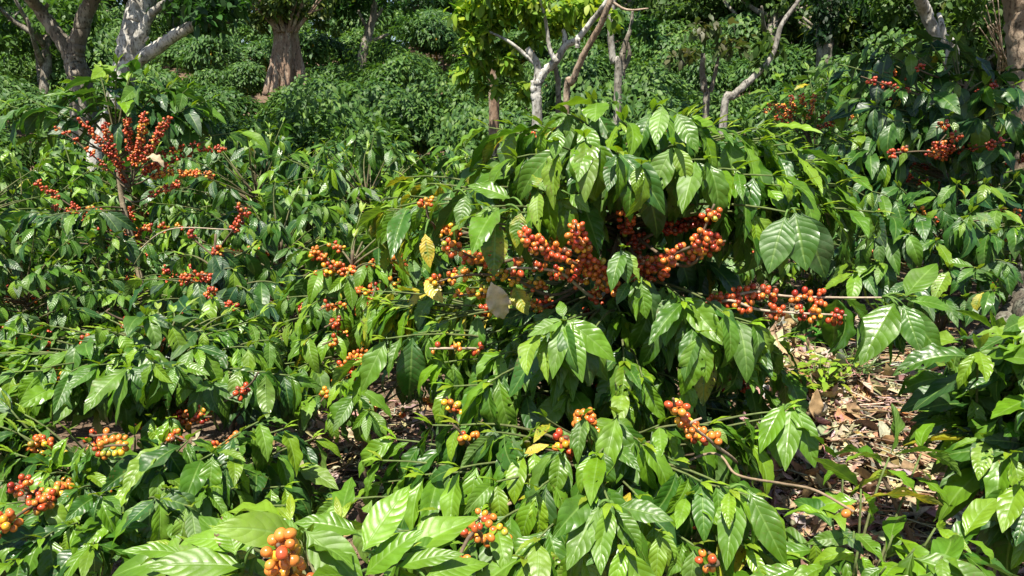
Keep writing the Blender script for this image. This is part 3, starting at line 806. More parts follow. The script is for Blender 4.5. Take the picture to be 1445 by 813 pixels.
coffee_shrub("coffee shrub with a thick orange fruited branch beside the frame's lower left edge", X(130, 2.2), .5, size=.135, bright=.6, droop=.62, stems=2,
    tips=[(-12, 570, 2.3), (8, 585, 2.2), (15, 578, 2.15), (25, 610, 2.1), (5, 615, 2.1), (-5, 600, 2.1), (35, 585, 2.2), (-20, 630, 2.1), (-10, 680, 2.0, 3), (15, 600, 2.2), (50, 605, 2.15), (100, 615, 2.05, 5, .14), (125, 625, 1.98, 4), (75, 640, 2.05), (20, 640, 2.05), (190, 615, 2.1), (230, 625, 1.95, 5, .145), (265, 622, 1.95), (300, 640, 1.9, 5), (340, 610, 2.0), (365, 595, 2.05, 5),
          (400, 605, 2.1), (330, 650, 1.9), (140, 640, 2.0), (110, 690, 1.85, 4), (140, 700, 1.8, 4), (60, 720, 1.8), (20, 745, 1.75), (60, 760, 1.7), (100, 740, 1.75), (165, 730, 1.8), (240, 690, 1.8, 4, .13), (225, 705, 1.75),
          (270, 715, 1.75), (200, 760, 1.8), (170, 690, 1.9), (290, 690, 1.85), (30, 790, 1.65), (80, 800, 1.7), (130, 770, 1.7), (390, 640, 2.1), (420, 660, 2.2), (440, 620, 2.3)],
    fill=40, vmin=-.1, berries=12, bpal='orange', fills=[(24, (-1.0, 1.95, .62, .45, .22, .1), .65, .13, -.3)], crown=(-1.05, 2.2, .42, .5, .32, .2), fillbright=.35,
    fruit=[dict(pts=[(95, 690, 1.95), (80, 700, 1.85), (45, 715, 1.75), (10, 738, 1.66), (-10, 748, 1.62)], n=9, k=12, pal='orange'),
           dict(pts=[(90, 690, 2.0), (55, 700, 1.9), (35, 690, 1.85), (22, 682, 1.85)], n=5, k=9, pal='red'),
           dict(pts=[(130, 640, 2.1), (150, 630, 1.95), (178, 628, 1.9)], n=4, k=9, pal='orange'),
           dict(pts=[(130, 620, 2.2), (135, 615, 2.1), (170, 612, 2.1)], n=2, k=6, pal='red'),
           dict(pts=[(130, 770, 1.9), (125, 780, 1.75)], n=1, k=11, pal='red'),
           dict(pts=[(250, 740, 1.85), (250, 750, 1.75)], n=1, k=8, pal='red')])

# closest plant, large pale leaves
coffee_shrub("closest coffee shrub with very large pale leaves and a bunch of orange cherries", X(440, 1.22), .78, size=.15, bright=1.05, yellow=.1, droop=.35, stems=2, name="coffee_shrub",
    tips=[(330, 765, 1.22, 3, .16, 1.1), (300, 790, 1.15, 3, .16, 1.2), (430, 770, 1.12, 1, .15, 1.1), (250, 780, 1.25, 2), (480, 735, 1.35, 2, .12), (380, 760, 1.3, 2), (560, 795, 1.15, 2), (410, 735, 1.4, 2), (340, 810, 1.12, 2)],
    fill=5, crown=(-.32, 1.3, .55, .2, .12, .1), fillbright=.9,
    leaves=[(512, 778, 1.12, 578, 686, 1.2, .46, 1.2, .35, .9), (515, 812, 1.12, 598, 748, 1.14, .42, 1.15, .6, .7), (505, 752, 1.16, 415, 738, 1.16, .42, 1.0, .7, .4), (432, 750, 1.1, 515, 830, 1.06, .5, 1.1, .3, .8),
            (470, 760, 1.12, 505, 812, 1.1, .4, .9, .4, .8), (425, 752, 1.12, 375, 745, 1.14, .45, 1.0, .6, .5), (332, 782, 1.1, 318, 722, 1.16, .62, 1.25, .2, 2.5, .36), (260, 782, 1.14, 172, 778, 1.12, .3, 1.15, .5, .4),
            (345, 800, 1.1, 205, 800, 1.08, .35, 1.2, .4, .5), (365, 785, 1.15, 300, 792, 1.1, .3, 1.2, .5, .4, .6), (360, 770, 1.12, 260, 762, 1.14, .36, 1.2, .5, .4), (560, 800, 1.12, 655, 782, 1.12, .3, 1.1, .5, .4), (600, 815, 1.1, 690, 795, 1.15, .4, 1.15, .5, .6), (500, 815, 1.1, 440, 815, 1.0, .4, 1.1, .3, .8), (575, 780, 1.15, 640, 765, 1.2, .4, .9, .5, .5)],
    fruit=[dict(pts=[(425, 850, 1.2), (408, 800, 1.05), (392, 768, 1.02)], n=3, k=15, pal='orange', per=3, dia=.0175, detail=6, span=(.35, 1))])

coffee_shrub("glossy coffee shrub spilling over the right side of the bare litter patch", X(1420, 2.15), .6, size=.15, bright=.7, droop=.5, stems=2,
    tips=[(1360, 485, 2.15, 4, .16), (1400, 490, 2.1, 4), (1440, 500, 2.1), (1340, 520, 2.1, 5, .16), (1385, 525, 2.05, 5, .16), (1430, 540, 2.0, 4), (1370, 560, 2.0, 4, .16), (1410, 590, 1.9, 5, .16), (1440, 600, 1.85),
          (1390, 620, 1.85, 5, .16), (1425, 640, 1.8, 5, .16), (1360, 610, 1.95), (1440, 680, 1.75), (1400, 660, 1.85), (1450, 560, 2.0), (1460, 620, 1.8), (1470, 700, 1.7)],
    fill=22, vmin=-.2, crown=(1.36, 2.15, .55, .26, .3, .32), fillbright=.35, fills=[(26, (1.3, 1.98, .82, .22, .25, .34), .7, .16, -.9)])

coffee_shrub("low coffee shrub with insect chewed leaves in front of the litter patch", X(1240, 1.62), .28, size=.14, bright=.85, yellow=.03, droop=.5, stems=2, young=False,
    tips=[(1190, 655, 1.75, 1, .1), (1255, 645, 1.8, 2), (1300, 640, 1.85, 3, .14), (1215, 690, 1.65, 2, .12), (1175, 735, 1.6, 3, .12), (1205, 750, 1.55, 3), (1260, 755, 1.6, 3), (1150, 760, 1.55, 3, .11), (1210, 780, 1.45, 4, .13, 1.15),
          (1290, 775, 1.45, 4, .16, 1.1), (1330, 785, 1.42, 4, .16, 1.1), (1170, 800, 1.4, 4, .13, 1.2), (1250, 800, 1.38, 4), (1360, 760, 1.6), (1130, 800, 1.42), (1320, 745, 1.65, 2)],
    fill=2, crown=(.78, 1.62, .3, .3, .15, .15), fillbright=.6,
    fruit=[])

# ------------------------------------------------------------------ mid distance, each with its own shape
# tall shrub hung with red fruit, almost bare below its top leaves
def spike(p, n, k, pal='red', **kw): return dict(pts=p, n=n, k=k, pal=pal, detail=3, per=2, **kw)
def thin(f): return dict(f, n=int(f['n'] * 1.6) + 1, k=max(5, int(f['k'] * .6)), span=f.get('span', (.3, 1)))
Yh = 4.2
coffee_shrub("tall leggy coffee shrub with bare upright branches packed with red cherries", X(185, Yh), 1.42, size=.17, bright=.5, droop=.4, stem_r=.026, stemc=(.30, .24, .16), lod=(5, 10),
    tips=[(300, 140, 4.25, 6, .18), (270, 150, 4.15, 6, .18), (295, 165, 4.25, 5), (245, 118, 4.25, 4), (140, 100, 4.25, 5), (165, 92, 4.15, 6, .18), (190, 95, 4.15, 6, .18), (120, 120, 4.25, 5), (205, 108, 4.15, 5), (150, 118, 4.25, 5), (180, 115, 4.25, 5), (235, 125, 4.15, 6, .18), (265, 125, 4.15, 6, .18),
          (220, 140, 4.3, 3), (40, 140, 4.1, 4, .17), (70, 155, 4.1, 3), (95, 135, 4.2, 3), (15, 150, 4.2, 3), (110, 160, 4.15, 3), (60, 190, 4.2, 2), (330, 188, 4.2, 2),
          (30, 300, 4.0, 4), (70, 305, 3.9, 4), (110, 300, 3.9, 4), (140, 300, 3.9, 3), (60, 340, 4.0), (20, 345, 4.0), (95, 345, 4.1, 3), (170, 335, 4.0, 2)],
    fill=6, crown=(-2.1, 4.4, .6, .5, .3, .3), fillbright=.25, cdia=.0148,
    fruit=[thin(f) for f in [spike([(186, 262, 4.1), (192, 225, 4.05), (201, 185, 4.0), (205, 160, 4.0)], 10, 15, 'mix'),
           spike([(186, 255, 4.1), (181, 200, 4.05), (179, 160, 4.0)], 9, 14),
           spike([(188, 250, 4.1), (217, 200, 4.0), (238, 165, 4.0)], 10, 14),
           spike([(184, 262, 4.1), (160, 215, 4.0), (148, 175, 4.0)], 9, 13),
           spike([(182, 258, 4.1), (145, 205, 4.0), (112, 165, 4.0)], 8, 8),
           spike([(180, 265, 4.1), (120, 210, 4.0), (78, 178, 4.0)], 8, 7),
           spike([(192, 260, 4.2), (230, 245, 4.1), (300, 247, 4.05)], 12, 12, 'orange'),
           spike([(192, 255, 4.2), (215, 235, 4.1), (245, 235, 4.1)], 7, 12),
           spike([(192, 240, 4.2), (235, 215, 4.15), (290, 200, 4.1)], 6, 8),
           spike([(192, 250, 4.2), (260, 220, 4.15), (320, 208, 4.1)], 7, 8, span=(.4, 1)),
           spike([(192, 285, 4.2), (225, 270, 4.1), (255, 258, 4.05)], 6, 11),
           spike([(186, 270, 4.2), (170, 240, 4.1), (158, 215, 4.1)], 7, 11),
           spike([(178, 330, 4.2), (115, 300, 4.05), (50, 255, 4.0)], 11, 10, span=(.15, 1)),
           spike([(178, 340, 4.2), (100, 300, 4.1), (70, 290, 4.05)], 5, 8),
           spike([(180, 350, 4.2), (60, 338, 4.0), (22, 340, 4.0)], 6, 10, span=(.3, 1)),
           spike([(182, 370, 4.2), (235, 325, 4.1), (330, 324, 4.0)], 6, 6, bark=(.34, .28, .2)),
           spike([(178, 400, 4.2), (40, 385, 4.0), (15, 375, 4.0)], 4, 12, 'orange', span=(.7, 1)),
           spike([(178, 420, 4.2), (20, 408, 4.0), (2, 405, 4.0)], 2, 14, span=(.8, 1)),
           spike([(178, 420, 4.2), (125, 410, 4.0), (100, 420, 4.0)], 3, 12, 'red', span=(.5, 1))]])

coffee_shrub("shade darkened coffee shrub with few red cherries, right beside the tall red fruited one", X(310, 3.5), .95, size=.15, bright=.3, droop=.6, lod=(5, 10),  # leaf colour lowered to stand for the shade it lies in
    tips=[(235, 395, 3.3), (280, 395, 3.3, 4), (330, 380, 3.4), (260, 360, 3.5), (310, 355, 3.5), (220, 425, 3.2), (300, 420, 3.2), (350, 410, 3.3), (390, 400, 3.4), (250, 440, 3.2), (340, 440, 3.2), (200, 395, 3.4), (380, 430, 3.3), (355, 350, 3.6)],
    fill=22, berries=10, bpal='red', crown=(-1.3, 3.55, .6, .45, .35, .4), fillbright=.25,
    fruit=[spike([(310, 410, 3.5), (250, 390, 3.4)], 2, 7), spike([(310, 400, 3.5), (280, 388, 3.35), (292, 388, 3.3)], 2, 8), spike([(300, 440, 3.5), (245, 437, 3.3)], 2, 8),
           spike([(310, 350, 3.6), (345, 300, 3.5), (330, 292, 3.5)], 4, 8, span=(.4, 1)), spike([(320, 380, 3.5), (265, 330, 3.5), (290, 342, 3.5)], 2, 8), spike([(330, 470, 3.5), (390, 460, 3.3)], 2, 6)])

coffee_shrub("light green coffee shrub with small bright leaves and orange fruit left of the central shrub", X(500, 3.1), 1.0, size=.13, bright=.85, droop=.6, lod=(5, 10), yellow=.04,
    tips=[(430, 350, 3.2), (465, 345, 3.2), (500, 335, 3.2), (540, 330, 3.2), (575, 335, 3.1), (445, 385, 3.0, 5), (490, 390, 3.0), (530, 375, 3.0), (570, 370, 3.0), (420, 390, 3.1), (405, 420, 3.0), (440, 430, 2.9), (480, 430, 2.95), (530, 420, 2.9),
          (400, 455, 2.9), (430, 480, 2.8), (600, 360, 3.0), (560, 400, 3.0), (590, 400, 2.95), (510, 455, 2.9), (470, 470, 2.85), (545, 300, 3.3), (510, 300, 3.3), (600, 420, 2.9), (420, 520, 2.7), (440, 560, 2.65), (465, 585, 2.6), (500, 560, 2.6), (520, 580, 2.5), (480, 540, 2.7)],
    fill=34, berries=18, bpal='orange', crown=(-.6, 3.2, .62, .42, .4, .42), fillbright=.55,
    fruit=[spike([(500, 440, 3.1), (470, 430, 2.9), (450, 438, 2.85)], 3, 10, 'orange'), spike([(500, 450, 3.1), (480, 452, 2.9), (458, 462, 2.8)], 2, 9, 'red'), spike([(490, 470, 3), (470, 480, 2.8), (455, 487, 2.75)], 2, 9, 'orange'),
           spike([(510, 500, 3.0), (495, 510, 2.8), (475, 530, 2.7)], 4, 11, 'orange'), spike([(500, 520, 3.0), (480, 530, 2.8), (452, 568, 2.65)], 3, 7, 'orange', span=(.3, 1)), spike([(520, 420, 3.1), (530, 405, 2.95), (520, 435, 2.85)], 3, 8),
           spike([(520, 420, 3.1), (575, 410, 3.0), (600, 425, 2.9)], 4, 8, 'pale'), spike([(560, 420, 3.1), (620, 440, 2.9), (590, 470, 2.8)], 5, 7, 'pale', dia=.014)])

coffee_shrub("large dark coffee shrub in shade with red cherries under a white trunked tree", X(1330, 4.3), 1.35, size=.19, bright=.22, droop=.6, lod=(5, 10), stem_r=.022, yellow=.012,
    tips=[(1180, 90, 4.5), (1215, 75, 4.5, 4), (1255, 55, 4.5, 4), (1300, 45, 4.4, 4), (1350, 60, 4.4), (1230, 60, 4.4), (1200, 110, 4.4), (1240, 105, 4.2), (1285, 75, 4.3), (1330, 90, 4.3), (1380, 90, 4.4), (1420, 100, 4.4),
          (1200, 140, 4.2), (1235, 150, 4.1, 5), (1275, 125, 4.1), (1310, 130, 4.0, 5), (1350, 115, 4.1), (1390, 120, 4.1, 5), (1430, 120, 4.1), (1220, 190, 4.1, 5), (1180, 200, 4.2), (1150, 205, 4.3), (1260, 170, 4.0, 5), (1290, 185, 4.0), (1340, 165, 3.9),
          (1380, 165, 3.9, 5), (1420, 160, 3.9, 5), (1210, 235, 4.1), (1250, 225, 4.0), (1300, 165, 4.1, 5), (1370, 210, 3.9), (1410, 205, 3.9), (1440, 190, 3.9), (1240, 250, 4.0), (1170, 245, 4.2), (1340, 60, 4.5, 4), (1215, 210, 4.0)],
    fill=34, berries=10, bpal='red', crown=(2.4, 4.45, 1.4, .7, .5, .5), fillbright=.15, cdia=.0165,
    fruit=[spike([(1345, 222, 4.1), (1310, 214, 3.75), (1275, 215, 3.65), (1252, 217, 3.6)], 10, 13), spike([(1345, 210, 4.0), (1325, 205, 3.7), (1335, 190, 3.65)], 6, 13, 'red'), spike([(1320, 185, 4.0), (1335, 173, 3.7)], 2, 12),
           spike([(1330, 200, 4.0), (1358, 188, 3.7)], 2, 9), spike([(1280, 130, 4.2), (1245, 118, 3.9), (1215, 108, 3.85)], 4, 9), spike([(1300, 100, 4.2), (1297, 85, 3.95)], 1, 9),
           spike([(1280, 110, 4.4), (1248, 102, 4.2)], 2, 9), spike([(1350, 212, 4.0), (1410, 202, 3.75), (1425, 195, 3.7)], 4, 8, 'dark'), spike([(1300, 260, 4.3), (1210, 235, 4.1)], 2, 7)])

coffee_shrub("sunlit coffee shrub with drooping glossy leaves below the large shaded one", X(1330, 3.75), .6, size=.145, bright=.5, droop=.6, lod=(5, 10), yellow=.03,
    tips=[(1190, 260, 3.6), (1230, 270, 3.5, 5), (1270, 265, 3.6), (1310, 265, 3.5, 5), (1350, 260, 3.5), (1390, 260, 3.5, 5), (1430, 255, 3.5), (1215, 300, 3.4, 5), (1250, 305, 3.4, 5), (1290, 300, 3.4), (1330, 295, 3.4, 5), (1370, 300, 3.3), (1410, 295, 3.3, 5),
          (1190, 330, 3.4), (1235, 335, 3.3), (1280, 330, 3.3), (1320, 340, 3.3), (1360, 310, 3.25), (1400, 330, 3.2, 5), (1440, 320, 3.2), (1240, 370, 3.3), (1210, 385, 3.3), (1340, 380, 3.2), (1380, 380, 3.1), (1420, 370, 3.1), (1290, 400, 3.1, 4), (1360, 420, 3.1), (1400, 410, 3.0), (1330, 420, 3.1, 4)],
    fill=30, berries=4, bpal='orange', crown=(2.05, 3.85, .95, .6, .4, .25), vmin=-.2, fillbright=.35,
    fruit=[spike([(1320, 320, 3.6), (1390, 310, 3.3)], 1, 6, 'orange'), spike([(1300, 300, 3.6), (1290, 288, 3.4)], 1, 6, 'pale')])

coffee_shrub("yellowing coffee shrub with bare sprays of orange fruit beside the large shaded one", X(1140, 6.2), .95, size=.17, bright=.7, droop=.4, lod=(4, 7), yellow=.08, cdia=.0165,
    tips=[(1100, 110, 6.4), (1140, 100, 6.4), (1170, 110, 6.3), (1085, 130, 6.4), (1120, 125, 6.2), (1160, 130, 6.2), (1090, 190, 6.2), (1130, 195, 6.1), (1170, 190, 6.2), (1200, 140, 6.3), (1150, 170, 6.1), (1075, 155, 6.3), (1195, 195, 6.1)],
    fill=18, crown=(2.4, 6.3, 1.1, .5, .35, .35), fillbright=.4,
    fruit=[thin(f) for f in [spike([(1130, 180, 6.2), (1105, 150, 6.1), (1075, 158, 6.05)], 7, 9, 'mix'), spike([(1130, 175, 6.2), (1120, 150, 6.1), (1115, 135, 6.1)], 6, 9, 'mix'), spike([(1130, 175, 6.2), (1135, 150, 6.1), (1130, 135, 6.1)], 5, 8, 'mix'),
           spike([(1140, 180, 6.2), (1170, 160, 6.1), (1200, 155, 6.1)], 7, 9, 'mix'), spike([(1140, 190, 6.2), (1160, 178, 6.05), (1190, 172, 6.05)], 6, 8), spike([(1120, 180, 6.2), (1095, 165, 6.1), (1090, 160, 6.1)], 4, 8, 'mix'),
           spike([(1150, 185, 6.2), (1180, 165, 6.0), (1205, 165, 6.0)], 6, 8, 'mix'), spike([(1130, 180, 6.1), (1100, 158, 6.0), (1085, 145, 6.0)], 6, 8, 'orange'), spike([(1135, 180, 6.1), (1145, 155, 6.0), (1150, 135, 6.0)], 6, 8, 'orange')]])

# ------------------------------------------------------------------ shrubs of the sunlit rows behind: copies of four shapes
def copy_tree(o, parent=None):
    c = o.copy(); COL.objects.link(c)
    if parent is not None: c.parent = parent
    for ch in list(o.children): copy_tree(ch, c)
    return c

HERO_SPOTS = []
def mid_proto(seed, H, R, bright, pal):
    random.seed(seed)
    fr = []
    r = coffee_shrub("", (0, 5.0), H * .78, size=.138, bright=bright, droop=.6, lod=(4, 6), yellow=.015, fill=int(88 * R / .6), crown=(0, 5.0, float(ground_z(0, 5)) + H * .55, R, R, H * .55), young=True,
                     stems=2, group="coffee shrubs of the sunlit rows behind", low=.12)
    b = np.array(r.location)
    for k in range(8):
        a = random.uniform(0, 6.28); z = random.uniform(.25, .75) * H
        d = np.array([math.cos(a), math.sin(a), .1])
        cb = MB()
        for j in range(4): cherries(cb, b + [0, 0, z] + d * R * (.62 + .13 * j), d, random.randint(6, 11), .02, pal, 2)
        cb.build("cherry_cluster", M_CHERRY, r, b)
    return r
PROTO = [mid_proto(3, 1.15, .66, .75, 'red'), mid_proto(4, 1.3, .7, .6, 'mix'), mid_proto(5, 1.05, .62, .85, 'orange'), mid_proto(6, 1.25, .72, .5, 'red')]
MIDPOS = [  # px, Y, scale, label
    (40, 5.6, 1.15, "leafy coffee shrub beside the tall red fruiting one, nearest the white trunk's foot"),
    (-40, 4.9, 1.0, "coffee shrub half out of view behind the tall red fruiting one"),
    (120, 6.2, 1.3, "coffee shrub directly in front of the foot of the white trunked tree"),
    (230, 6.4, 1.25, "coffee shrub just behind the right hand fruit spikes of the tall shrub"),
    (300, 5.2, .85, "short coffee shrub behind the shade darkened one, its top in sun"),
    (370, 5.6, 1.12, "bright coffee shrub at the left end of the sunlit row behind the shade darkened one"),
    (440, 5.3, 1.1, "bright coffee shrub in the middle of the sunlit row left of the central shrub"),
    (520, 5.6, 1.12, "bright coffee shrub in the sunlit row above the light green small leaved one"),
    (595, 5.0, .95, "coffee shrub peeping out between the light green one and the central umbrella"),
    (660, 5.4, 1.05, "coffee shrub seen under the left tip of the central umbrella of leaves"),
    (740, 5.0, .9, "coffee shrub seen through the gap above the central shrub's fruit"),
    (850, 4.6, .85, "coffee shrub hidden behind the stem of the central shrub"),
    (960, 4.6, .85, "coffee shrub behind the dark cherries of the central shrub"),
    (1060, 4.6, .6, "coffee shrub behind the central shrub's long right fruiting branch"),
    (1150, 5.0, .62, "coffee shrub behind the two largest leaves of the central shrub"),
    (410, 7.2, 1.25, "coffee shrub in the second sunlit row, below the dark domed bush"),
    (330, 7.4, 1.25, "coffee shrub in the second sunlit row to the right of the tall shrub's fruit"),
    (490, 7.4, 1.25, "coffee shrub in the second sunlit row, straight below the slim far tree"),
    (570, 7.2, 1.2, "coffee shrub in the second sunlit row, left of the bright green tree"),
    (640, 7.0, 1.15, "coffee shrub in the second row under the bright green tree"),
    (1010, 6.4, .7, "coffee shrub at the foot of the leaning trunk, topmost leaves lit"),
    (1230, 6.0, 1.0, "coffee shrub behind the large shaded shrub at its left flank"),
    (1440, 5.6, 1.15, "coffee shrub with light yellow green top beside the pale trunk at the right edge"),
    (1380, 6.6, 1.2, "coffee shrub behind the large shaded one, under the dry twigs"),
    (160, 3.9, .7, "small shaded coffee shrub at the foot of the tall leggy one"),
    (30, 3.5, .72, "shaded coffee shrub with drooping leaves low beside the left edge"),
    (1590, 3.5, .85, "coffee shrub beyond the mossy trunk, at most a few leaf tips in view"),
    (1720, 3.9, 1.0, "coffee shrub beyond the mossy trunk, at most a few leaf tips in view"),
    (1640, 5.0, 1.1, "coffee shrub beyond the mossy trunk, at most a few leaf tips in view"),
    (-150, 3.4, .85, "coffee shrub left of the tall fruited one, at most a few leaf tips in view"),
    (-260, 4.4, 1.0, "coffee shrub left of the tall fruited one, at most a few leaf tips in view"),
    (400, 4.2, .85, "coffee shrub behind the shade darkened one, next to the light green one"),
]
used = [False] * 4
for i, (px, Y, s, lab) in enumerate(MIDPOS):
    k = i % 4
    o = PROTO[k] if not used[k] else copy_tree(PROTO[k]); used[k] = True
    x = P(px, 400, Y)[0]
    o.location = (x, Y, float(ground_z(x, Y)))
    o.rotation_euler = (0, 0, random.uniform(0, 6.28)); o.scale = (s, s, s * random.uniform(.95, 1.05))
    o["label"] = lab

# ------------------------------------------------------------------ hillside: one mesh per shrub, six shapes
random.seed(21)
def far_mesh(k, n, H, R, L, bright):
    lv = Leaves()
    lump = [(nrm(RNG.normal(0, 1, 3) * [1, 1, .7]), random.uniform(.2, .5)) for _ in range(12)]
    for _ in range(n):
        v = nrm(RNG.normal(0, 1, 3)); v[2] = abs(v[2]) * random.choice((1, 1, 1, -.5))
        r = random.uniform(.62, 1) ** .5
        for d, a in lump: r *= 1 + a * max(0, np.dot(v, d) - .72) * 3 - .05
        p = np.array([v[0] * R * r, v[1] * R * r, H * .45 + v[2] * H * .55 * r])
        out = nrm([v[0], v[1], .2])
        d = nrm(out * .7 + RNG.normal(0, .45, 3) + [0, 0, -.55])
        up = np.array([0, 0, 1.]) + out * .5 + RNG.normal(0, .3, 3)
        l = L * random.uniform(.75, 1.25)
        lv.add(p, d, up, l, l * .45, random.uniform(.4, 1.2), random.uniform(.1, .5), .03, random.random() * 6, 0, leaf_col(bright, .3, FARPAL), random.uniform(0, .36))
    mb = MB(); lv.into(mb, 2, 3)
    tube(mb, [(0, 0, -.1), (.02, 0, H * .3), (0, .03, H * .6)], [.03, .022, .012], 5, STEMC)
    return mb.mesh("coffee_shrub", M_LEAFFAR)
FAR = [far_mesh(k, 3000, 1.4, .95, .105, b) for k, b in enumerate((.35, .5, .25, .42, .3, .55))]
ZONES = [(-1e3, 100, "green coffee shrub on the hillside left of the forked grey tree"),
         (100, 240, "green coffee shrub on the hillside behind the white trunked forked tree"),
         (240, 420, "green coffee shrub on the hillside below the thick rooty stump"),
         (420, 640, "green coffee shrub on the hillside between the rooty stump and the bright green tree"),
         (640, 860, "green coffee shrub on the hillside behind the bright green tree"),
         (860, 1100, "green coffee shrub on the hillside around the slanting bare trunk"),
         (1100, 1e4, "green coffee shrub on the hillside behind the large shaded shrub")]
cnt = 0
o = bpy.data.objects.new("coffee_shrub", FAR[1]); COL.objects.link(o)
_x = P(408, 100, 15.6)[0]
o.location = (_x, 15.6, float(ground_z(_x, 15.6)) - .03); o.scale = (.95, .95, .95)
tag(o, "green coffee shrub directly in front of the foot of the thick rooty stump", "shrub", "coffee shrubs on the hillside below the thick rooty stump")
y = 8.6
while y < 31:
    sp = 1.35 + (y - 8.6) * .055
    half = y * .68 + 1.5
    x = -half + random.uniform(0, sp)
    while x < half:
        xx, yy = x + random.gauss(0, .2), y + random.gauss(0, .22)
        s = (.95 + .018 * (yy - 8)) * random.uniform(.82, 1.25)
        px = 722.5 + xx / yy * FPX * .98
        if 15.3 < yy < 17.4 and 365 < px < 445 or yy < 9.4 and 985 < px < 1110 or 15.5 < yy < 19.2 and 490 < px < 540:
            x += sp * .5; continue       # trunks stand in the open here
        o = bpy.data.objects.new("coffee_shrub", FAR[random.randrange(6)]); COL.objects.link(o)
        o.location = (xx, yy, float(ground_z(xx, yy)) - .03)
        o.rotation_euler = (0, 0, random.uniform(0, 6.28)); o.scale = (s * random.uniform(.9, 1.15), s * random.uniform(.9, 1.15), s * random.uniform(.85, 1.15))
        for a, b, lab in ZONES:
            if a <= px < b: tag(o, lab, "shrub", lab.replace("dark green ", "").replace("green ", "").replace("coffee shrub", "coffee shrubs")); break
        cnt += 1
        x += sp * random.uniform(.85, 1.2)
    y += sp * .92
print("hillside shrubs", cnt)

# ------------------------------------------------------------------ trees
BK_ASH = bark_material('ash_grey_bark', (.20, .18, .15), (.34, .32, .28), .4)
random.seed(31)
def crown_leaves(lobes, L, cols, nu=2, nv=3, hang=.4, wr=.45, shape=1):
    lv = Leaves()
    for (c, r, n) in lobes:
        sub = [nrm(RNG.normal(0, 1, 3)) * random.uniform(.3, .95) for _ in range(max(3, n // 60))]
        for k in range(n):
            s = random.choice(sub)
            v = s + RNG.normal(0, .17, 3)
            p = np.array(c) + v * np.array(r)
            d = nrm(RNG.normal(0, .7, 3) + np.array([s[0], s[1], 0]) * .6 - [0, 0, hang])
            col = random.choice(cols); j = random.uniform(.7, 1.3)
            l = L * random.uniform(.7, 1.3)
            lv.add(p, d, np.array([0, 0, 1.]) + RNG.normal(0, .35, 3), l, l * wr, random.uniform(.1, .9), random.uniform(0, .4), .03, random.random() * 6, 0, tuple(x * j for x in col), random.uniform(0, .3))
    mb = MB(); lv.into(mb, nu, nv, shape)
    return mb


def tree(label, limbs, lobes, bark, leafL=.1, cols=(MATURE,), cat="tree", name="tree", group="trees on the hillside", hang=.4, nu=2, nv=3, sides=10, rough=.07, ground=True, mat=None, wr=.45):
    """limbs: lists of (px, py, Y, radius); the first is the trunk and reaches down to the ground"""
    pts0 = [P(*q[:3]) for q in limbs[0]]
    b = pts0[0].copy(); gz = float(ground_z(b[0], b[1]))
    base = np.array([b[0], b[1], gz])
    root = empty(name, base); tag(root, label, cat, group)
    for i, lb in enumerate(limbs):
        mb = MB()
        p = [P(*q[:3]) for q in lb]; r = [q[3] for q in lb]
        if i == 0 and ground and p[0][2] > gz + .05:
            p = [np.array([b[0], b[1], gz - .15])] + p; r = [r[0] * 1.25] + r
        n = 7 * len(p) + 4
        sp = spline([np.append(a, c) for a, c in zip(p, r)], n)
        tube(mb, sp[:, :3] + RNG.normal(0, .05, (n, 3)) * sp[:, 3:], np.maximum(sp[:, 3], .004), sides, (1, 1, 1), rough)
        mb.build("trunk" if i == 0 else "limb", bark, root, base)
    if lobes:
        mb = crown_leaves([(P(*l[:3]), l[3:6], l[6]) for l in lobes], leafL, cols, nu=nu, nv=nv, hang=hang, wr=wr)
        mb.build("crown", mat or M_TREE, root, base)
    return root

DK = [(.03, .09, .015), (.04, .12, .02), (.025, .07, .014)]
tree("grey trunked tree forking low into two bare leaning limbs", [[(115, 135, 10, .15), (108, 95, 10, .13), (104, 78, 10, .12)], [(104, 84, 10, .1), (82, 50, 10, .085), (60, 20, 10, .075), (38, -8, 9.8, .07)],
      [(106, 80, 10, .1), (113, 48, 10, .095), (120, 20, 10, .09), (138, -12, 10, .08)], [(110, 50, 10, .05), (95, 58, 10, .04), (88, 60, 10.2, .035)], [(60, 20, 10, .03), (68, 5, 10, .02)]],
     [(40, -90, 9.8, 1.6, 1.5, .55, 1500), (150, -100, 10, 1.4, 1.5, .5, 1300)], BK_GREY, .13, DK)
tree("white trunked tree with a pale limb forking off to the right", [[(133, 240, 8.6, .085), (150, 185, 8.7, .1), (168, 135, 8.8, .125), (180, 80, 8.9, .13), (192, 35, 9, .145), (204, -8, 9.1, .14)],
      [(184, 84, 8.85, .1), (200, 45, 8.8, .065), (215, 18, 8.8, .045), (246, -4, 8.8, .03)], [(184, 92, 8.85, .09), (210, 75, 8.8, .07), (240, 55, 8.7, .06), (272, 36, 8.6, .052), (305, 18, 8.6, .042), (335, -12, 8.6, .03)], [(196, 64, 8.8, .02), (210, 52, 8.8, .012)]],
     [(225, -105, 9.2, 1.6, 1.6, .6, 1800), (290, 8, 8.5, .5, .5, .28, 700), (310, -30, 9.3, .7, .7, .5, 500), (120, -190, 11, 3.0, 1.8, .5, 1500), (330, -190, 11.5, 2.6, 1.8, .5, 1300)], BK_WHITE, .13, DK)  # the two widest lobes, out of view, are added to shade the hillside
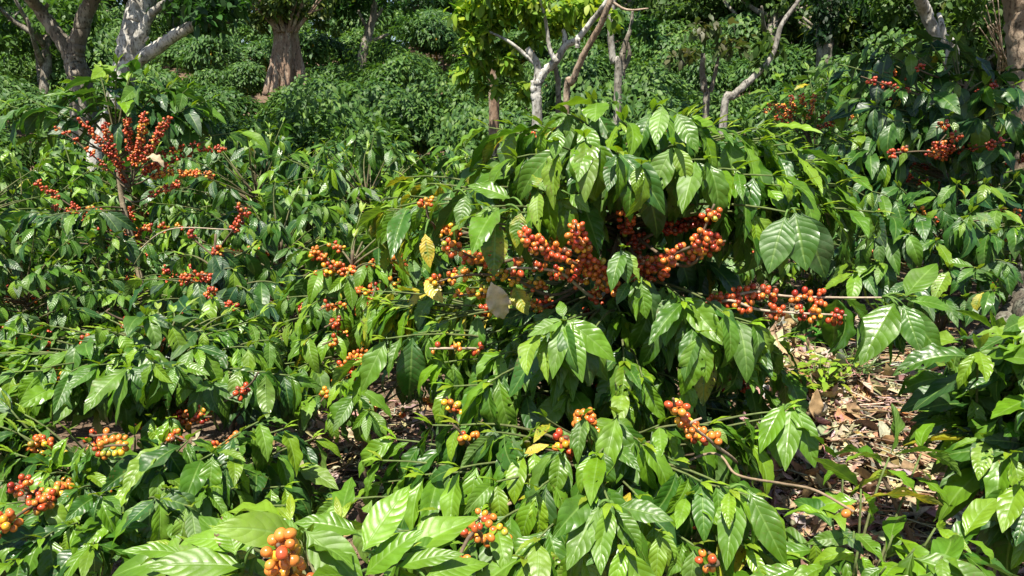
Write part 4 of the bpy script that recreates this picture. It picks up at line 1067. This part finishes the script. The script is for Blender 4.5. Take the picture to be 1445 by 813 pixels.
# pollarded stump wrapped in roots
roots = [[(405, 130, 17, .27), (404, 60, 17, .27), (405, 20, 17, .26), (407, -10, 17, .2)]]
for k in range(15):
    a = random.uniform(-1, 1); q = 405 + a * 17
    roots.append([(q + a * 16, 135, 16.6 + .25 * abs(a), .05), (q + random.gauss(0, 2), 70, 16.7 + .25 * abs(a), .05), (q - a * 2 + random.gauss(0, 3), 35, 16.72 + .2 * abs(a), .04)])
for k in range(16):
    a = random.uniform(-1, 1)
    roots.append([(405 + a * 14, 45, 16.7, .03), (405 + a * 35, 22, 16.6, .022), (405 + a * 62, random.uniform(-15, 20), 16.5, .012)])
OLIVE = [(.10, .15, .03), (.07, .12, .025), (.14, .17, .03), (.05, .09, .02)]
tree("thick rooty stump sprouting a bushy crown of thin olive shoots", roots, [(405, -45, 17, 1.8, 1.4, .8, 1500), (405, 8, 16.7, .9, .5, .25, 900), (362, 25, 16.8, .35, .4, .2, 250), (448, 25, 16.8, .35, .4, .2, 250)], BK_BROWN, .14, OLIVE)
tree("slim far tree with thin spreading branches under a dark canopy", [[(512, 85, 19.2, .12), (518, 55, 19.2, .11), (526, 25, 19.2, .085), (530, -20, 19.2, .06)], [(517, 62, 19.2, .06), (536, 54, 19, .045), (548, 48, 19, .03)], [(524, 35, 19.2, .05), (540, 12, 19.2, .035)], [(520, 45, 19.2, .045), (505, 15, 19.2, .03)]],
     [(525, -8, 19.4, 1.7, 1.0, .55, 1600), (480, -5, 20, 1.1, 1.0, .6, 800), (540, -120, 19.5, 3.6, 2.5, .6, 1500)], BK_GREY, .17, DK)  # the widest lobe, out of view, is added to shade the slope
tree("short leaning grey stump in the dark under the far trees", [[(592, 66, 22, .14), (598, 52, 22, .12), (603, 42, 22, .1)]], [], BK_GREY, ground=False)
# bright green tree over a white lichened trunk
LG = [(.16, .29, .02), (.22, .34, .025), (.12, .25, .02), (.30, .38, .03)]
tree("bright yellow green leaved tree with a white lichened forked trunk", [[(758, 165, 7.4, .046), (757, 140, 7.4, .046), (756, 115, 7.4, .046)],
      [(757, 120, 7.4, .042), (768, 102, 7.4, .042), (785, 85, 7.4, .038), (798, 65, 7.4, .033), (815, 55, 7.35, .03), (835, 30, 7.3, .025), (855, 6, 7.2, .028), (862, -12, 7.2, .02)],
      [(757, 125, 7.4, .04), (759, 95, 7.4, .036), (752, 80, 7.4, .033), (744, 68, 7.4, .028)], [(797, 68, 7.4, .03), (797, 50, 7.4, .022), (794, 42, 7.4, .015)], [(815, 56, 7.3, .025), (815, 68, 7.3, .02)], [(785, 88, 7.3, .03), (776, 70, 7.3, .02), (770, 30, 7.3, .015), (760, -10, 7.2, .01)],
      [(757, 92, 7.4, .022), (720, 60, 7.4, .015), (680, 40, 7.5, .009)]],
     [(668, 20, 7.6, .3, .3, .2, 360), (705, 10, 7.5, .35, .3, .2, 432), (745, 15, 7.5, .3, .3, .22, 360), (655, 55, 7.6, .22, .25, .12, 198), (700, 48, 7.5, .25, .25, .13, 216), (790, 8, 7.6, .4, .3, .16, 396), (740, 55, 7.6, .24, .25, .1, 144), (680, 88, 7.7, .2, .25, .1, 144),
      (648, 105, 7.8, .14, .2, .1, 81), (720, 95, 7.7, .16, .2, .09, 81), (745, 125, 7.6, .14, .2, .08, 72), (690, 130, 7.8, .2, .2, .1, 108), (845, 12, 7.5, .22, .25, .14, 108), (800, 40, 7.7, .2, .2, .08, 72), (775, 40, 7.6, .2, .25, .12, 130), (825, 28, 7.6, .2, .25, .12, 110), (725, 75, 7.6, .2, .25, .1, 110), (860, 30, 7.5, .12, .2, .08, 40), (725, -30, 7.6, .7, .4, .2, 350), (700, -150, 8.3, 1.3, .8, .3, 400)], BK_WHITE, .105, LG, hang=.55, nu=2, nv=5, wr=.42)  # highest lobe lies out of view, added for its shade on the slope
tree("short brown pole like trunk in shade left of the white lichened trunk", [[(697, 150, 8.5, .055), (696, 120, 8.5, .05), (694, 85, 8.5, .045)]], [], BK_BROWN)
tree("tan bare pole leaning against the white lichened trunk's crown", [[(799, 150, 6.6, .027), (808, 115, 6.5, .026), (825, 75, 6.4, .025), (845, 40, 6.3, .023), (860, 5, 6.2, .022), (864, -14, 6.2, .02)], [(862, 2, 6.2, .012), (885, 14, 6.2, .009), (915, 12, 6.2, .005)]], [], BK_TAN)
tree("thin bare stem beside the tan leaning pole", [[(788, 148, 7.8, .028), (786, 110, 7.8, .024), (782, 80, 7.8, .02)]], [], BK_GREY)
tree("slender pale sapling bowed to the left behind the tan pole", [[(872, 110, 9, .042), (865, 85, 9, .04), (862, 50, 9, .036), (864, 10, 9, .034), (870, -15, 9, .03)]], [(872, -60, 11, 1.2, 1, .4, 900), (900, -170, 12, 2.4, 1.6, .4, 1800)], BK_ASH, .12, DK)  # wide upper lobe is unseen, added to cast shade behind
tree("pair of thin grey saplings with few leaves right of the bowed one", [[(878, 100, 12, .05), (880, 70, 12, .045), (890, 40, 12, .03), (893, 15, 12, .02)], [(879, 98, 12, .04), (888, 80, 12, .03), (886, 60, 12, .02)]], [(888, 38, 12, .6, .5, .2, 160)], BK_GREY, .13, DK)
BR = [(.07, .14, .03), (.10, .17, .035), (.085, .15, .035)]
tree("slanting bare pale trunk rising to the right above the central shrub", [[(1022, 158, 7.8, 0.036), (1035, 135, 7.8, 0.036), (1060, 112, 7.8, 0.032), (1080, 92, 7.8, 0.030), (1093, 70, 7.8, 0.024), (1103, 35, 7.8, 0.022), (1122, 8, 7.8, 0.020), (1135, -12, 7.8, 0.018)]],
     [(1092, 62, 7.8, .2, .2, .2, 120), (1140, -80, 9, 1.6, 1.2, .5, 1500)], BK_ASH, .12, BR)
tree("thin twin stemmed sapling with reddish twigs left of the slanting trunk", [[(996, 152, 8.2, .035), (994, 125, 8.2, .035), (991, 100, 8.2, .03), (992, 75, 8.2, .02)], [(1003, 130, 8.2, .022), (1010, 100, 8.2, .018), (1014, 80, 8.2, .012)]],
     [(1000, 65, 8.2, .6, .5, .22, 220)], BK_GREY, .11, [(.09, .09, .04), (.07, .10, .03)])
IVY = [(.014, .045, .012), (.02, .06, .015), (.012, .035, .01)]
tree("narrow dark tree wrapped from top to foot in ivy", [[(1164, 78, 14, .12), (1163, 50, 14, .12), (1165, 0, 14, .12), (1166, -30, 14, .12)]], [(1164, 40, 14, .26, .26, .4, 700), (1165, 10, 14, .3, .3, .5, 800), (1166, -30, 14, .4, .4, .6, 700)], BK_GREY, .1, IVY, hang=.8)
tree("white trunk rising behind the large shaded shrub, its top out of view", [[(1345, 100, 5.6, .032), (1330, 62, 5.6, .036), (1318, 45, 5.6, .036), (1306, 18, 5.6, .038), (1296, -10, 5.5, .038), (1270, -120, 5.2, .035)]],
     [(1240, -230, 4.8, .8, .9, .35, 900), (1330, -230, 4.4, .8, .8, .3, 800)], BK_WHITE, .13, DK)
tree("thin white stem behind the large shaded shrub", [[(1337, 90, 5.5, .02), (1333, 60, 5.5, .02), (1329, 36, 5.5, .018), (1325, 20, 5.6, .014)]], [], BK_WHITE)
tree("smooth pale tan trunk cut by the right edge of the view", [[(1452, 250, 5.2, .1), (1447, 120, 5.2, .085), (1441, 50, 5.2, .08), (1436, -10, 5.2, .08), (1430, -120, 5.0, .07)]],
     [(1440, -260, 4.4, 1.0, .9, .35, 1300), (1340, -330, 3.7, .8, .7, .3, 260), (1480, -330, 3.7, .8, .7, .3, 200)], BK_TAN, .13, DK)  # unseen lobes, the nearer two pulled forward to shade the large shrub below
dr = []
for k in range(16):
    x0 = random.uniform(1395, 1440); 
    dr.append([(1425 + random.uniform(-18, 12), 100, 6.5, .007), ((1425 + x0) / 2 - 8, random.uniform(55, 75), 6.4, .006), (x0 - 15, random.uniform(-5, 40), 6.3, .003)])
tree("fan of dry tan twigs without leaves beside the pale tan trunk", dr, [], BK_TAN, cat="dead bush", name="dead_bush", sides=5, group=None)
tree("mossy grey trunk with a root reaching down behind the right hand shrubs", [[(1446, 410, 3.3, .055), (1452, 370, 3.3, .05), (1460, 320, 3.3, .045), (1475, 240, 3.3, .04), (1495, 60, 3.3, .04), (1520, -120, 3.2, .035)], [(1446, 420, 3.25, .05), (1420, 450, 3.1, .04), (1388, 468, 3.05, .03), (1370, 480, 3.0, .018)], [(1446, 425, 3.2, .06), (1455, 450, 3.0, .06), (1470, 480, 2.8, .05)]],
     [], BK_MOSSY)

# tree line along the top of the slope
DKB = [(.028, .075, .014), (.035, .10, .018), (.05, .12, .02), (.022, .06, .012)]
def crest_tree(px, Y, top_px, w, cols, label, n=4500, L=.16, bark=BK_GREY):
    x = P(px, 0, Y)[0]; gz = float(ground_z(x, Y)); topz = P(px, top_px, Y)[2]
    H = max(2.5, topz - gz)
    base = np.array([x, Y, gz]); root = empty("tree", base); tag(root, label, "tree", "trees along the top of the slope")
    mb = MB(); t = base + [random.gauss(0, .4), 0, H * .6]
    tube(mb, spline([base - [0, 0, .2], (base + t) / 2 + RNG.normal(0, .15, 3), t], 10), np.linspace(.2, .09, 10), 8, (1, 1, 1), .08)
    mb.build("trunk", bark, root, base)
    for k in range(5):
        a = random.uniform(0, 6.28); lm = MB(); s = base + (t - base) * random.uniform(.45, .95)
        e = s + np.array([math.cos(a) * w * .6, math.sin(a) * w * .5, H * random.uniform(.1, .3)])
        tube(lm, spline([s, (s + e) / 2 + [0, 0, -.1], e], 7), np.linspace(.08, .025, 7), 6, (1, 1, 1), .05)
        lm.build("limb", bark, root, base)
    lobes = []
    for k in range(7):
        a = random.uniform(0, 6.28); r = random.uniform(.2, .75) * w
        lobes.append((base + [math.cos(a) * r, math.sin(a) * r, H * random.uniform(.5, .92)], (w * random.uniform(.4, .6), w * random.uniform(.4, .6), H * random.uniform(.12, .22)), n // 7))
    crown_leaves(lobes, L, cols).build("crown", M_TREE, root, base)
for a in [(-60, 22, -60, 2.4, DKB, "dense tree at the top of the slope left of the forked grey tree"),
          (30, 18, -40, 1.8, [(.08, .17, .025), (.06, .13, .02)], "light green tree behind the forked grey tree's left limb"),
          (90, 27, -60, 2.6, DKB, "dark tree high behind the forked grey tree"), (165, 26, -70, 2.5, DKB, "dark tree high behind the white trunked forked tree"),
          (255, 25, -80, 2.6, DKB, "dark tree above the pale limb of the white trunked tree"), (330, 27, -60, 2.6, DKB, "dark tree at the top of the slope left of the rooty stump"),
          (415, 30, -20, 2.6, DKB, "dark far tree straight behind the rooty stump"), (480, 29, -40, 2.4, DKB, "dark far tree right of the rooty stump"), (545, 31, 0, 2.6, DKB, "dark far tree behind the slim thin branched one"),
          (605, 28, 18, 2.2, DKB, "low dark far tree whose top shows a scrap of sky"), (665, 30, -10, 2.6, DKB, "dark far tree behind the bright yellow green one"), (735, 29, -30, 2.6, DKB, "dark far tree behind the white lichened trunk"),
          (800, 27, -40, 2.5, DKB, "dark far tree behind the tan leaning pole"), (890, 25, -30, 2.3, OLIVE + DKB, "tree with mixed foliage above the thin grey saplings"),
          (950, 22, -60, 2.1, BR, "soft green tree above the twin stemmed sapling"), (1015, 20, -60, 2.0, BR, "soft green bushy tree behind the twin stemmed sapling"), (1060, 18, -60, 1.7, BR, "soft olive bushy tree behind the slanting trunk"),
          (1120, 20, -60, 1.9, BR, "soft green tree between the slanting trunk and the ivy clad one"), (1205, 17, -50, 1.6, OLIVE, "olive leaved tree just right of the ivy clad one"), (1262, 16, -60, 1.5, DKB, "dark tree left of the white trunk top"),
          (1330, 14, -60, 1.4, BR, "green tree behind the white trunk top"), (1400, 15, -70, 1.6, OLIVE, "olive tree behind the dry twigs"), (1480, 14, -70, 1.5, DKB, "dark tree behind the pale tan trunk")]:
    crest_tree(*a)

# ------------------------------------------------------------------ light
SUN_EL, SUN_AZ = math.radians(65), math.radians(-160)     # azimuth from +Y towards +X: behind the camera, to its left
sd = bpy.data.lights.new("sun", 'SUN'); sd.energy = 5.0; sd.angle = math.radians(.5); sd.color = (1, .94, .82)
so = bpy.data.objects.new("sun", sd); COL.objects.link(so)
dirv = Vector((math.sin(SUN_AZ) * math.cos(SUN_EL), math.cos(SUN_AZ) * math.cos(SUN_EL), math.sin(SUN_EL)))
so.rotation_euler = dirv.to_track_quat('Z', 'Y').to_euler(); so.location = dirv * 30
w = bpy.data.worlds.new("World"); sc.world = w; w.use_nodes = True
nt = w.node_tree
sky = nt.nodes.new('ShaderNodeTexSky'); sky.sky_type = 'NISHITA'; sky.sun_disc = False
sky.sun_elevation = SUN_EL; sky.sun_rotation = SUN_AZ % (2 * math.pi)
bg = nt.nodes['Background']; bg.inputs[1].default_value = .075
nt.links.new(sky.outputs[0], bg.inputs[0])
vs = sc.view_settings
vs.view_transform = 'Standard'; vs.look = 'None'; vs.exposure = 1.05; vs.gamma = 1; vs.use_curve_mapping = False
cy = sc.cycles
cy.max_bounces = 7; cy.diffuse_bounces = 3; cy.glossy_bounces = 2; cy.transmission_bounces = 4; cy.transparent_max_bounces = 8
cy.use_denoising = True
cy.sample_clamp_indirect = 6
cy.caustics_reflective = False; cy.caustics_refractive = False
